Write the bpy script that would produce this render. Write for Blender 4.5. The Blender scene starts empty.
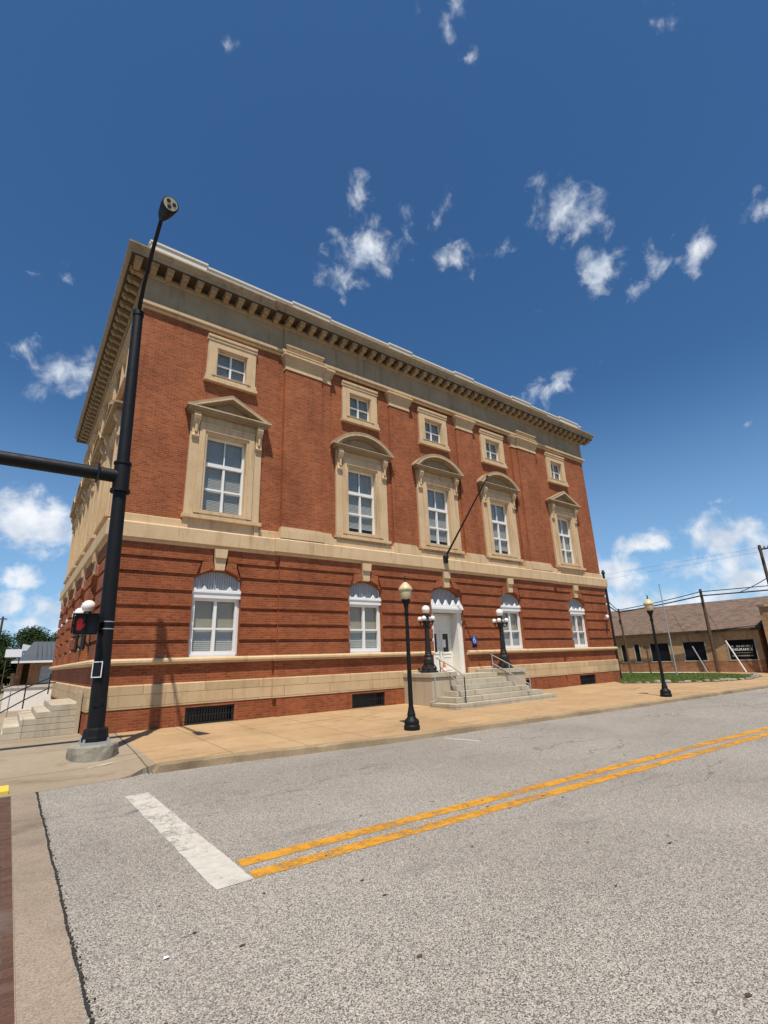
import bpy, bmesh, math, random
from mathutils import Vector, Matrix, geometry
random.seed(7)
R = math.radians
S = bpy.context.scene
COL = S.collection

# ---------------------------------------------------------------- camera, sky, sun, exposure
cam_d = bpy.data.cameras.new('camera'); cam = bpy.data.objects.new('camera', cam_d); COL.objects.link(cam)
cr = Vector((0.806, -0.591, -0.035)); cu = Vector((-0.146, -0.256, 0.956)); cf = Vector((0.574, 0.765, 0.292))
cf.normalize(); cr = (cr - cf*cr.dot(cf)).normalized(); cu = cr.cross(cf)
cam.matrix_world = Matrix(((cr.x, cu.x, -cf.x, -15.4486), (cr.y, cu.y, -cf.y, -16.2799), (cr.z, cu.z, -cf.z, 1.6496), (0, 0, 0, 1)))
cam_d.sensor_width = 36; cam_d.lens = 485.89*36/1024; cam_d.clip_end = 3000; cam_d.clip_start = .05
S.camera = cam
SUN_EL = R(65.6); SX_, SY_ = -.55, -.835                       # direction towards the sun in the ground plane
sv = Vector((SX_*math.cos(SUN_EL), SY_*math.cos(SUN_EL), math.sin(SUN_EL)))
sd = bpy.data.lights.new('sun', 'SUN'); sd.energy = 5; sd.angle = R(.5); sd.color = (1, .93, .82)
sun = bpy.data.objects.new('sun', sd); COL.objects.link(sun); sun.location = sv*60
sun.rotation_euler = sv.to_track_quat('Z', 'Y').to_euler()
S.view_settings.view_transform = 'Standard'; S.view_settings.look = 'None'
S.view_settings.exposure = .12; S.view_settings.gamma = 1
try: S.view_settings.use_curve_mapping = False
except Exception: pass

CLOUDS = [
    ((0.3703, 0.2988, 0.8795), (0.7753, -0.6209, -0.1154), 0.0272, 0.0222, 0.75),
    ((0.4172, 0.3079, 0.8551), (0.3563, -0.9209, 0.1577), 0.0202, 0.0107, 0.55),
    ((0.1331, 0.493, 0.8598), (0.9867, -0.1477, -0.068), 0.0247, 0.0153, 0.50),
    ((0.5764, 0.1078, 0.8101), (0.7417, -0.4851, -0.4632), 0.0239, 0.0080, 0.60),
    ((0.3664, 0.5295, 0.7651), (0.8229, -0.5681, -0.001), 0.0207, 0.0348, 0.55),
    ((0.4073, 0.5805, 0.705), (0.611, -0.747, 0.2621), 0.0934, 0.0441, 0.90),
    ((0.4888, 0.4429, 0.7516), (0.8343, -0.4892, -0.2543), 0.0155, 0.0406, 0.52),
    ((0.5445, 0.48, 0.6878), (0.7409, -0.6596, -0.1262), 0.0359, 0.0290, 0.60),
    ((0.6013, 0.4079, 0.6871), (0.6907, -0.6976, -0.1904), 0.0310, 0.0141, 0.48),
    ((0.6371, 0.3123, 0.7047), (0.7391, -0.5071, -0.4434), 0.0563, 0.0409, 1.10),
    ((0.7128, 0.3076, 0.6303), (0.5832, -0.7591, -0.2892), 0.0396, 0.0418, 1.00),
    ((0.7584, 0.2474, 0.603), (0.5711, -0.698, -0.432), 0.0213, 0.0497, 0.80),
    ((0.7752, 0.1856, 0.6039), (0.4865, -0.7852, -0.3832), 0.0219, 0.0328, 0.95),
    ((0.7834, 0.1038, 0.6127), (0.4498, -0.7751, -0.4438), 0.0183, 0.0222, 0.90),
    ((0.7492, 0.4548, 0.4815), (0.3596, -0.8898, 0.2808), 0.0695, 0.0264, 0.75),
    ((-0.0579, 0.8677, 0.4938), (0.9456, -0.1109, 0.3058), 0.0287, 0.0200, 0.60),
    ((0.0096, 0.8768, 0.4807), (0.782, -0.3062, 0.5429), 0.0581, 0.0369, 0.68),
    ((-0.0641, 0.8008, 0.5954), (0.92, -0.1837, 0.3461), 0.0129, 0.0086, 0.50),
    ((-0.0216, 0.7953, 0.6059), (0.9232, -0.2167, 0.3173), 0.0137, 0.0118, 0.50),
    ((0.5831, 0.5302, 0.6155), (0.7339, -0.6687, -0.1192), 0.0225, 0.0176, 0.12),
    ((0.6737, 0.4292, 0.6016), (0.649, -0.733, -0.2038), 0.0212, 0.0102, 0.12),
    ((-0.0106, 0.9705, 0.2409), (0.9992, 0.0193, -0.0339), 0.0756, 0.0496, 1.90),
    ((-0.0071, 0.9891, 0.1473), (0.9946, 0.0223, -0.1018), 0.0349, 0.0193, 1.30),
    ((-0.0172, 0.9938, 0.1102), (0.9991, 0.0129, 0.0394), 0.0641, 0.0350, 0.90),
    ((0.0549, 0.9937, 0.0979), (0.9981, -0.0573, 0.0217), 0.0453, 0.0366, 1.20),
    ((0.0101, 0.997, 0.0761), (0.9999, -0.011, 0.0113), 0.0925, 0.0224, 0.80),
    ((0.8747, 0.465, 0.1363), (0.4841, -0.8256, -0.2899), 0.0564, 0.0406, 1.60),
    ((0.8938, 0.4076, 0.1869), (0.4125, -0.9108, 0.0136), 0.0642, 0.0234, 1.20),
    ((0.9401, 0.29, 0.1792), (0.3307, -0.9033, -0.2734), 0.0817, 0.0402, 1.35),
    ((0.9533, 0.2801, 0.1128), (0.2935, -0.9473, -0.1283), 0.0982, 0.0553, 1.20),
    ((0.9267, 0.3676, 0.0779), (0.3738, -0.9232, -0.0898), 0.1461, 0.0408, 1.00),
    ((0.8882, 0.4523, 0.0806), (0.4581, -0.8853, -0.0795), 0.0972, 0.0357, 1.10),
    ((0.9272, 0.2913, 0.2356), (0.3404, -0.9177, -0.2047), 0.0223, 0.0102, 0.50),
    ((0.9087, 0.2198, 0.3549), (0.3341, -0.8926, -0.3028), 0.0264, 0.0161, 0.30),
    ((0.9305, 0.3426, 0.1296), (0.3582, -0.9252, -0.1258), 0.0576, 0.0273, 0.80),
]
def world():
    w = bpy.data.worlds.new('World'); S.world = w; w.use_nodes = True
    nt = w.node_tree; nt.nodes.clear(); N = nt.nodes.new; L = nt.links.new
    out = N('ShaderNodeOutputWorld'); bg = N('ShaderNodeBackground'); bg.inputs[1].default_value = SKY_STRENGTH
    sky = N('ShaderNodeTexSky'); sky.sky_type = 'NISHITA'; sky.sun_disc = False
    sky.sun_elevation = SUN_EL; sky.sun_rotation = math.atan2(SX_, SY_)
    sky.altitude = 250; sky.air_density = 1.0; sky.dust_density = .6; sky.ozone_density = 2.5
    tint = N('ShaderNodeMix'); tint.data_type = 'RGBA'; tint.blend_type = 'MULTIPLY'; tint.inputs[0].default_value = 1
    L(sky.outputs[0], tint.inputs[6]); tint.inputs[7].default_value = SKY_TINT
    tc = N('ShaderNodeTexCoord')
    def vm(op, a, b):
        n = N('ShaderNodeVectorMath'); n.operation = op
        for i, v in enumerate((a, b)):
            if v is None: continue
            if isinstance(v, (tuple, float, int)): n.inputs[i].default_value = v if isinstance(v, tuple) else (v, v, v)
            else: L(v, n.inputs[i])
        return n
    def ma(op, a, b=None, c=None, clamp=False):
        n = N('ShaderNodeMath'); n.operation = op; n.use_clamp = clamp
        for i, v in enumerate((a, b, c)):
            if v is None: continue
            if isinstance(v, (float, int)): n.inputs[i].default_value = v
            else: L(v, n.inputs[i])
        return n.outputs[0]
    nw = N('ShaderNodeTexNoise'); nw.inputs['Scale'].default_value = 22; nw.inputs['Detail'].default_value = 5; nw.inputs['Roughness'].default_value = .62
    L(tc.outputs['Generated'], nw.inputs['Vector'])
    off = vm('SUBTRACT', nw.outputs['Color'], .5); off2 = vm('SCALE', off.outputs[0], None); off2.inputs[3].default_value = .045
    v = vm('ADD', tc.outputs['Generated'], off2.outputs[0]).outputs[0]
    cur = None
    for d, t, a, b, s in CLOUDS:
        d = Vector(d).normalized(); t = Vector(t); t = (t - d*t.dot(d)).normalized(); u = d.cross(t)
        m = N('ShaderNodeMapping'); m.vector_type = 'TEXTURE'
        m.inputs['Location'].default_value = d
        m.inputs['Rotation'].default_value = Matrix((t, u, d)).transposed().to_euler()
        m.inputs['Scale'].default_value = (a, b, 1)
        L(v, m.inputs['Vector'])
        ln = vm('LENGTH', m.outputs[0], None)
        g = ma('MULTIPLY_ADD', ln.outputs['Value'], -max(s, .6)*.8, s)
        cur = g if cur is None else ma('MAXIMUM', cur, g)
    fb = N('ShaderNodeTexNoise'); fb.inputs['Scale'].default_value = 26; fb.inputs['Detail'].default_value = 9; fb.inputs['Roughness'].default_value = .57; fb.inputs['Distortion'].default_value = .35
    L(tc.outputs['Generated'], fb.inputs['Vector'])
    cov = ma('ADD', ma('MAXIMUM', cur, -1.0), ma('MULTIPLY_ADD', fb.outputs['Fac'], 2.6, -1.42))
    mr = N('ShaderNodeMapRange'); mr.interpolation_type = 'SMOOTHSTEP'; mr.inputs[1].default_value = 0.0; mr.inputs[2].default_value = 1.2
    L(cov, mr.inputs[0])
    # the sunlit top and greyer body of the clouds
    f2 = N('ShaderNodeTexNoise'); f2.inputs['Scale'].default_value = 17; f2.inputs['Detail'].default_value = 5
    sh = vm('ADD', tc.outputs['Generated'], (.3, .2, .5)); L(sh.outputs[0], f2.inputs['Vector'])
    cr_ = N('ShaderNodeMix'); cr_.data_type = 'RGBA'
    mr2 = N('ShaderNodeMapRange'); mr2.inputs[1].default_value = .38; mr2.inputs[2].default_value = .6; L(f2.outputs['Fac'], mr2.inputs[0])
    L(mr2.outputs[0], cr_.inputs[0]); k = .1/SKY_STRENGTH
    cr_.inputs[6].default_value = (5.6*k, 6.3*k, 7.3*k, 1); cr_.inputs[7].default_value = (8.6*k, 8.9*k, 9.3*k, 1)
    # thin white air close to the horizon
    sx = N('ShaderNodeSeparateXYZ'); L(tc.outputs['Generated'], sx.inputs[0])
    hz = N('ShaderNodeMapRange'); hz.interpolation_type = 'SMOOTHSTEP'; hz.inputs[1].default_value = .5; hz.inputs[2].default_value = -.05; hz.inputs[3].default_value = 0; hz.inputs[4].default_value = HZ
    L(sx.outputs[2], hz.inputs[0])
    mh = N('ShaderNodeMix'); mh.data_type = 'RGBA'; L(hz.outputs[0], mh.inputs[0]); L(tint.outputs[2], mh.inputs[6]); mh.inputs[7].default_value = (3.9*k, 6.3*k, 9.3*k, 1)
    mx = N('ShaderNodeMix'); mx.data_type = 'RGBA'
    L(mr.outputs[0], mx.inputs[0]); L(mh.outputs[2], mx.inputs[6]); L(cr_.outputs[2], mx.inputs[7])
    L(mx.outputs[2], bg.inputs[0]); L(bg.outputs[0], out.inputs[0])
SKY_STRENGTH = .085; SKY_TINT = (.53, .89, 1.15, 1); HZ = .6
world()

# ---------------------------------------------------------------- materials
class G:
    """a small node graph builder"""
    def __init__(s, name):
        s.m = bpy.data.materials.new(name); s.m.use_nodes = True; s.nt = s.m.node_tree
        s.b = s.nt.nodes['Principled BSDF']; s.out = s.nt.nodes['Material Output']
        s.geo = None
    def n(s, t, **k):
        x = s.nt.nodes.new(t)
        for a, b in k.items(): setattr(x, a, b)
        return x
    def l(s, a, b): s.nt.links.new(a, b)
    def put(s, v, inp):
        if hasattr(v, 'is_output'): s.l(v, inp)
        else: inp.default_value = v
    def pos(s):
        if not s.geo: s.geo = s.n('ShaderNodeNewGeometry')
        return s.geo.outputs['Position']
    def obj(s): return s.n('ShaderNodeTexCoord').outputs['Object']
    def noise(s, vec, scale, detail=4, rough=.55, dist=0):
        x = s.n('ShaderNodeTexNoise'); s.l(vec, x.inputs['Vector'])
        x.inputs['Scale'].default_value = scale; x.inputs['Detail'].default_value = detail
        x.inputs['Roughness'].default_value = rough; x.inputs['Distortion'].default_value = dist
        return x.outputs['Fac']
    def vor(s, vec, scale, feature='F1', out='Distance'):
        x = s.n('ShaderNodeTexVoronoi', feature=feature); s.l(vec, x.inputs['Vector']); x.inputs['Scale'].default_value = scale
        return x.outputs[out]
    def rng(s, v, a, b, c=0., d=1., smooth=False):
        x = s.n('ShaderNodeMapRange'); s.l(v, x.inputs[0])
        if smooth: x.interpolation_type = 'SMOOTHSTEP'
        for i, q in enumerate((a, b, c, d)): x.inputs[i+1].default_value = q
        return x.outputs[0]
    def ma(s, op, a, b=0.):
        x = s.n('ShaderNodeMath', operation=op); s.put(a, x.inputs[0]); s.put(b, x.inputs[1]); return x.outputs[0]
    def mix(s, f, a, b, mode='MIX'):
        x = s.n('ShaderNodeMix', data_type='RGBA', blend_type=mode); s.put(f, x.inputs[0])
        for v, i in ((a, 6), (b, 7)):
            s.put((v if hasattr(v, 'is_output') else tuple(v)+(1,)*(4-len(v))), x.inputs[i])
        return x.outputs[2]
    def scale(s, v, k):
        x = s.n('ShaderNodeMapping'); s.l(v, x.inputs[0]); x.inputs['Scale'].default_value = k; return x.outputs[0]
    def sep(s, v):
        x = s.n('ShaderNodeSeparateXYZ'); s.l(v, x.inputs[0]); return x.outputs
    def comb(s, x, y, z=0.):
        c = s.n('ShaderNodeCombineXYZ')
        for i, v in enumerate((x, y, z)): s.put(v, c.inputs[i])
        return c.outputs[0]
    def wall_uv(s):
        """(along the wall, height) whichever way the wall faces"""
        p = s.sep(s.pos()); nrm = s.sep(s.geo.outputs['Normal'])
        f = s.ma('GREATER_THAN', s.ma('ABSOLUTE', nrm[0]), .7)
        u = s.n('ShaderNodeMix', data_type='FLOAT'); s.l(f, u.inputs[0]); s.l(p[0], u.inputs[2]); s.l(p[1], u.inputs[3])
        g = s.ma('GREATER_THAN', s.ma('ABSOLUTE', nrm[2]), .7)
        v = s.n('ShaderNodeMix', data_type='FLOAT'); s.l(g, v.inputs[0]); s.l(p[2], v.inputs[2]); s.l(p[1], v.inputs[3])
        return s.comb(u.outputs[0], v.outputs[0])
    def brick(s, uv, w, h, mortar, c1, c2, cm, off=.5, bias=0., smooth=.1):
        x = s.n('ShaderNodeTexBrick'); s.l(uv, x.inputs['Vector']); x.offset = off
        x.inputs['Scale'].default_value = 1; x.inputs['Brick Width'].default_value = w; x.inputs['Row Height'].default_value = h
        x.inputs['Mortar Size'].default_value = mortar; x.inputs['Mortar Smooth'].default_value = smooth; x.inputs['Bias'].default_value = bias
        for c, i in ((c1, 'Color1'), (c2, 'Color2'), (cm, 'Mortar')): s.put(tuple(c)+(1,), x.inputs[i])
        return x.outputs['Color'], x.outputs['Fac']
    def bump(s, h, strength=.3, dist=.02):
        x = s.n('ShaderNodeBump'); s.l(h, x.inputs['Height']); x.inputs['Strength'].default_value = strength; x.inputs['Distance'].default_value = dist
        s.l(x.outputs[0], s.b.inputs['Normal'])
    def end(s, col, rough=.8, spec=.3, metal=0.):
        s.put(col if hasattr(col, 'is_output') else tuple(col)+(1,), s.b.inputs['Base Color'])
        s.put(rough, s.b.inputs['Roughness']); s.b.inputs['Specular IOR Level'].default_value = spec; s.b.inputs['Metallic'].default_value = metal
        return s.m

def mat_brick(name, c1, c2, cm, w=.215, h=.076, mortar=.011):
    g = G(name); uv = g.wall_uv()
    wob = g.noise(g.pos(), 9, 2)
    col, fac = g.brick(uv, w, h, mortar, c1, c2, cm)
    col = g.mix(g.rng(g.noise(g.pos(), .55, 6, .65), .35, .68), col, g.mix(1., col, (.68, .63, .62), 'MULTIPLY'))
    col = g.mix(g.rng(g.noise(g.pos(), 3.1, 5, .7), .5, .8, 0, .7), col, g.mix(1., col, (1.25, 1.2, 1.12), 'MULTIPLY'))
    streak = g.noise(g.scale(g.pos(), (2.2, 2.2, .16)), 1.5, 5, .6)
    col = g.mix(g.rng(streak, .52, .74, 0, .6), col, g.mix(1., col, (.60, .57, .55), 'MULTIPLY'))
    col = g.mix(g.rng(g.noise(g.pos(), 14, 3), .3, .7, 0, .5), col, g.mix(1., col, (.72, .7, .7), 'MULTIPLY'))
    g.bump(g.ma('SUBTRACT', g.ma('MULTIPLY', wob, .3), fac), .5, .012)
    return g.end(col, .88, .2)
def mat_stone(name, base, dark, joints=None, amt=1.):
    g = G(name)
    n1 = g.noise(g.pos(), .9, 7, .65); n2 = g.noise(g.scale(g.pos(), (3, 3, .35)), 1.6, 6, .65); n3 = g.noise(g.pos(), 22, 4, .6)
    col = g.mix(g.rng(n1, .35, .7, 0, .65*amt), base, dark)
    col = g.mix(g.rng(n2, .52, .78, 0, .75*amt), col, g.mix(1., col, (.52, .47, .42), 'MULTIPLY'))
    col = g.mix(g.rng(n3, .3, .75, 0, .45), col, g.mix(1., col, (.72, .7, .66), 'MULTIPLY'))
    h = n3
    if joints:
        uv = g.wall_uv(); c, fac = g.brick(uv, joints[0], joints[1], .008, (1, 1, 1), (.80, .80, .78), (.42, .38, .34), smooth=.2)
        col = g.mix(1., col, c, 'MULTIPLY'); h = g.ma('SUBTRACT', n3, fac)
    g.bump(h, .25, .01)
    return g.end(col, .85, .25)
def mat_paint(name, col, rough=.45, dirt=.3, spec=.4, metal=0., sc=6.):
    g = G(name); o = g.obj()
    n = g.noise(o, sc, 6, .65); n2 = g.noise(o, sc*7, 4)
    c = g.mix(g.rng(n, .45, .75, 0, dirt), col, tuple(v*.55 for v in col))
    c = g.mix(g.rng(n2, .55, .8, 0, dirt*.7), c, tuple(v*.72 for v in col))
    g.bump(n2, .06, .005)
    return g.end(c, g.rng(n, .3, .7, rough-.08, rough+.14), spec, metal)

M = {}
M['brick'] = mat_brick('red_brick', (.47, .132, .043), (.30, .072, .024), (.37, .18, .098))
M['brick_dark'] = mat_brick('rusticated_red_brick', (.44, .117, .038), (.285, .068, .024), (.31, .148, .08))
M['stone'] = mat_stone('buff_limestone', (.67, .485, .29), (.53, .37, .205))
M['stone_top'] = mat_stone('weathered_shaded_cornice_stone', (.41, .30, .185), (.27, .195, .115), amt=1.1)  # weathering and the shade under overhangs, both put into the colour
M['soffit_shade'] = mat_stone('shade_toned_soffit_stone', (.10, .066, .036), (.06, .04, .023))  # near-black tone paints the shade between the modillions
M['ashlar'] = mat_stone('buff_base_ashlar', (.65, .47, .275), (.50, .345, .185), (1.75, .32))
M['plain_block'] = mat_stone('smooth_concrete_block', (.52, .43, .31), (.42, .34, .24))
M['step'] = mat_stone('grey_granite_steps', (.56, .49, .37), (.42, .36, .27), (2.3, 1.9))
M['coping'] = mat_paint('white_coping_metal', (.66, .60, .50), .5, .35)
M['white'] = mat_paint('white_paint', (.78, .77, .74), .4, .12)
M['panel'] = mat_paint('grey_fluted_panel', (.42, .42, .43), .6, .25)
M['black'] = mat_paint('black_enamel', (.009, .009, .010), .5, .3, .22)
M['bronze'] = mat_paint('dark_iron', (.020, .017, .015), .55, .5, .3)
M['steel'] = mat_paint('galvanised_steel', (.50, .50, .49), .4, .3, .5, .6)
M['iron_grille'] = mat_paint('grille_iron', (.012, .013, .015), .6, .4)
M['void'] = mat_paint('dark_void', (.010, .010, .011), .9, .1, .1)
M['door'] = mat_paint('cream_door_paint', (.76, .73, .65), .45, .15)
M['blind'] = mat_paint('beige_blind', (.44, .38, .27), .8, .2, .2, 0, 2.)
M['blind_pale'] = mat_paint('pale_blind', (.55, .53, .48), .8, .25, .2, 0, 2.)
def mat_glass():
    g = G('window_glass'); nt = g.nt
    tr = g.n('ShaderNodeBsdfTransparent'); gl = g.n('ShaderNodeBsdfGlossy'); gl.inputs['Roughness'].default_value = .03
    tr.inputs[0].default_value = (.86, .88, .87, 1); gl.inputs[0].default_value = (.95, .95, .95, 1)
    fr = g.n('ShaderNodeLayerWeight'); fr.inputs[0].default_value = .5; fr_o = g.ma('POWER', fr.outputs['Facing'], 3.)
    bp = g.n('ShaderNodeBump'); bp.inputs['Strength'].default_value = .06; bp.inputs['Distance'].default_value = .05
    g.l(g.noise(g.pos(), 1.3, 2), bp.inputs['Height']); g.l(bp.outputs[0], gl.inputs['Normal']); g.l(bp.outputs[0], fr.inputs['Normal'])
    ms = g.n('ShaderNodeMixShader'); g.l(g.rng(fr_o, 0, 1, .05, .85), ms.inputs[0]); g.l(tr.outputs[0], ms.inputs[1]); g.l(gl.outputs[0], ms.inputs[2])
    g.l(ms.outputs[0], g.out.inputs[0]); return g.m
M['glass'] = mat_glass()
def mat_globe(name, col, em):
    g = G(name); g.end(col, .3, .5); g.b.inputs['Subsurface Weight'].default_value = .0
    return g.m
M['globe'] = mat_globe('white_opal_glass', (.82, .80, .76), 0)
M['lantern'] = mat_paint('yellowed_lantern_acrylic', (.62, .50, .28), .3, .3, .5)

# ground materials
def mat_asphalt():
    g = G('worn_asphalt'); p = g.pos()
    fine = g.vor(p, 135, 'F1', 'Color'); fs = g.sep(fine)[0]
    sm = g.noise(p, 210, 3, .7); md = g.noise(p, 26, 5, .7); big = g.noise(p, .35, 6, .6, .4)
    col = g.mix(g.rng(fs, .06, .94), (.05, .044, .037), (.56, .505, .435))
    col = g.mix(g.rng(sm, .4, .8, 0, .3), col, (.235, .21, .18))
    col = g.mix(g.rng(md, .5, .72, 0, .35), col, (.34, .305, .262))
    col = g.mix(g.rng(g.vor(p, 105), .0, .30, .8, 0.), col, (.06, .054, .048))
    col = g.mix(g.rng(big, .36, .64, 0, .55), col, g.mix(1., col, (.70, .69, .68), 'MULTIPLY'))
    # wheel-path and oil stains stretched along the traffic
    st = g.noise(g.scale(p, (.55, 1.9, 1)), 1.2, 6, .7, .6)
    col = g.mix(g.rng(st, .57, .74, 0, .42), col, (.10, .095, .09))
    sp = g.noise(p, 6.5, 3, .5, .3); col = g.mix(g.ma('MULTIPLY', g.rng(sp, .72, .76), .7), col, (.045, .04, .037))
    pat = g.noise(g.scale(p, (.75, 1.7, 1)), 2.3, 6, .75, .2); band = g.ma('MULTIPLY', g.rng(g.ma('ABSOLUTE', g.ma('ADD', g.sep(p)[1], 7.9)), 1.3, .2), g.rng(g.sep(p)[0], -7.5, -10.5, .25, 1))
    col = g.mix(g.ma('MULTIPLY', g.rng(pat, .53, .66), g.ma('MULTIPLY', band, .7)), col, (.085, .078, .07))
    # cracks
    wv = g.n('ShaderNodeVectorMath', operation='ADD'); g.l(p, wv.inputs[0])
    nn = g.n('ShaderNodeTexNoise'); g.l(p, nn.inputs['Vector']); nn.inputs['Scale'].default_value = .9; nn.inputs['Detail'].default_value = 6
    sc = g.n('ShaderNodeVectorMath', operation='SCALE'); g.l(nn.outputs['Color'], sc.inputs[0]); sc.inputs[3].default_value = 2.2; g.l(sc.outputs[0], wv.inputs[1])
    cr = g.vor(g.scale(wv.outputs[0], (.16, .34, .3)), 1, 'DISTANCE_TO_EDGE')
    cm = g.ma('MULTIPLY', g.rng(cr, .0, .011, 1, 0), g.rng(g.noise(p, .23, 2), .46, .56))
    cx = g.sep(p)[0]; cm = g.ma('MULTIPLY', cm, g.rng(cx, -10.5, -7))
    col = g.mix(g.ma('MULTIPLY', cm, .75), col, (.05, .046, .042))
    g.bump(g.ma('ADD', g.ma('MULTIPLY', g.vor(p, 110), -1.0), sm), .35, .006)
    return g.end(col, .82, .3)
M['asphalt'] = mat_asphalt()
def mat_concrete(name, base, dark, joint=None, agg=.25):
    g = G(name); p = g.pos()
    n1 = g.noise(p, .5, 7, .62, .3); n2 = g.noise(p, 5, 6, .7); n3 = g.noise(p, 70, 3, .7)
    col = g.mix(g.rng(n1, .38, .68, 0, .8), base, dark)
    col = g.mix(g.rng(n2, .5, .8, 0, .5), col, g.mix(1., col, (.66, .62, .58), 'MULTIPLY'))
    col = g.mix(g.rng(n3, .35, .65, 0, agg), col, g.mix(1., col, (.55, .54, .52), 'MULTIPLY'))
    s = g.noise(g.scale(p, (.5, 1.3, 1)), .9, 5, .7, .8)
    col = g.mix(g.rng(s, .55, .72, 0, .6), col, g.mix(1., col, (.46, .42, .38), 'MULTIPLY'))
    h = n3
    if joint:
        xy = g.sep(p); c, f = g.brick(g.comb(xy[0], xy[1]), joint[0], joint[1], .011, (1, 1, 1), (.92, .91, .89), (.34, .31, .27), off=0., smooth=.3)
        col = g.mix(1., col, c, 'MULTIPLY'); h = g.ma('SUBTRACT', n3, f)
    g.bump(h, .3, .008)
    return g.end(col, .86, .25)
M['sidewalk'] = mat_concrete('tan_sidewalk_concrete', (.49, .33, .18), (.375, .245, .13), (1.62, 1.55))
M['apron'] = mat_concrete('grey_apron_concrete', (.36, .29, .205), (.28, .22, .155), (4.2, 2.05))
M['kerb'] = mat_concrete('kerb_concrete', (.44, .32, .19), (.22, .16, .095), None, .8)
M['band'] = mat_concrete('crossing_band_concrete', (.40, .315, .24), (.27, .21, .155), None, 1.)
M['whitewall'] = mat_paint('whitewashed_wall', (.80, .78, .73), .8, .25)
M['lot'] = mat_concrete('pale_lot_concrete', (.66, .62, .54), (.55, .51, .44), (3, 3))
M['found'] = mat_concrete('rough_foundation_concrete', (.44, .40, .32), (.15, .13, .10), None, 1.)
def mat_paver():
    g = G('crossing_brick_pavers'); p = g.sep(g.pos())
    c, f = g.brick(g.comb(p[0], p[1]), .2, .1, .006, (.14, .066, .044), (.095, .048, .034), (.11, .085, .065))
    n = g.noise(g.pos(), 40, 4, .7)
    c = g.mix(g.rng(n, .35, .7, 0, .6), c, g.mix(1., c, (.5, .5, .5), 'MULTIPLY'))
    c = g.mix(g.rng(g.noise(g.pos(), 2, 4), .5, .75, 0, .5), c, (.20, .15, .12))
    g.bump(g.ma('SUBTRACT', n, f), .5, .01)
    return g.end(c, .85, .25)
M['paver'] = mat_paver()
def mat_mark(name, col, wear):
    g = G(name); p = g.pos()
    n = g.noise(p, 9, 6, .75); n2 = g.noise(p, 75, 3, .7); n3 = g.noise(p, 1.1, 4, .6)
    c = g.mix(g.rng(n, .35, .7, 0, .6), col, tuple(v*.68 for v in col))
    c = g.mix(g.rng(g.noise(g.scale(p, (2., 7., 1)), 1.5, 5, .7), .52, .72, 0, .6), c, tuple(v*.55 for v in col))
    g.end(c, .75, .3)
    tr = g.n('ShaderNodeBsdfTransparent'); ms = g.n('ShaderNodeMixShader')
    k = g.ma('ADD', g.ma('ADD', g.ma('MULTIPLY', n, .8), g.ma('MULTIPLY', n2, .9)), g.ma('MULTIPLY', n3, .7))
    g.l(g.rng(k, wear, wear+.12), ms.inputs[0]); g.l(g.b.outputs[0], ms.inputs[1]); g.l(tr.outputs[0], ms.inputs[2])
    g.l(ms.outputs[0], g.out.inputs[0]); return g.m
M['yellow'] = mat_mark('yellow_road_paint', (.60, .28, .03), 1.23)
M['whitemark'] = mat_mark('white_road_paint', (.56, .52, .45), 1.27)
M['tactile'] = mat_paint('yellow_tactile', (.66, .50, .06), .7, .3)
M['joint'] = mat_paint('dirty_joint', (.14, .11, .075), .9, .4, .1)
M['tar'] = mat_paint('tar_crumbs', (.04, .036, .031), .9, .3, .2)
def mat_grass(name, a, b):
    g = G(name); n = g.noise(g.pos(), 1.2, 6, .7); n2 = g.noise(g.pos(), 30, 4, .7)
    c = g.mix(g.rng(n, .3, .7), a, b); c = g.mix(g.rng(n2, .35, .7, 0, .7), c, tuple(v*.45 for v in a))
    g.bump(n2, .8, .04); return g.end(c, .95, .1)
M['grass'] = mat_grass('lawn_grass', (.09, .12, .03), (.13, .15, .045))
M['earth'] = mat_grass('dry_ground', (.20, .165, .10), (.15, .15, .07))
M['leaf'] = mat_grass('tree_leaf', (.024, .046, .012), (.042, .064, .018))
M['blade'] = mat_grass('grass_blade', (.07, .13, .022), (.12, .17, .04))
M['bark'] = mat_paint('bark', (.09, .065, .045), .9, .5, .1)
M['polewood'] = mat_paint('weathered_pole_wood', (.12, .075, .05), .9, .5, .1, 0, 3.)
M['cable'] = mat_paint('black_cable', (.012, .012, .013), .6, .1)
def mat_shingle():
    g = G('brown_roof_shingles'); p = g.sep(g.pos())
    c, f = g.brick(g.comb(p[1], p[0]), .36, .15, .015, (.21, .138, .098), (.115, .075, .054), (.075, .05, .04))
    c = g.mix(g.rng(g.noise(g.pos(), 2.4, 5, .7), .4, .7, 0, .6), c, (.22, .17, .14))
    return g.end(c, .9, .15)
M['shingle'] = mat_shingle()
M['tanbrick'] = mat_brick('tan_brick', (.58, .36, .18), (.42, .25, .12), (.50, .35, .22))
M['redbrick2'] = mat_brick('low_red_brick', (.50, .24, .11), (.31, .13, .06), (.34, .22, .14))
M['trimgrey'] = mat_paint('grey_window_trim', (.38, .34, .27), .7, .2)
M['metalroof'] = mat_paint('grey_metal_roof', (.085, .095, .105), .45, .2, .4, .0)
M['garage'] = mat_paint('grey_garage_door', (.33, .36, .38), .6, .2)
M['orange'] = mat_paint('orange_plastic', (.72, .16, .03), .5, .15)
M['bluesign'] = mat_paint('blue_sign', (.02, .06, .30), .5, .1)
M['darkglass'] = mat_paint('dark_tinted_glass', (.012, .014, .018), .12, .05, .5)
M['signwhite'] = mat_paint('sign_lettering', (.75, .75, .75), .6, .1)
M['redlamp'] = G('red_hand_lamp').m
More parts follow.
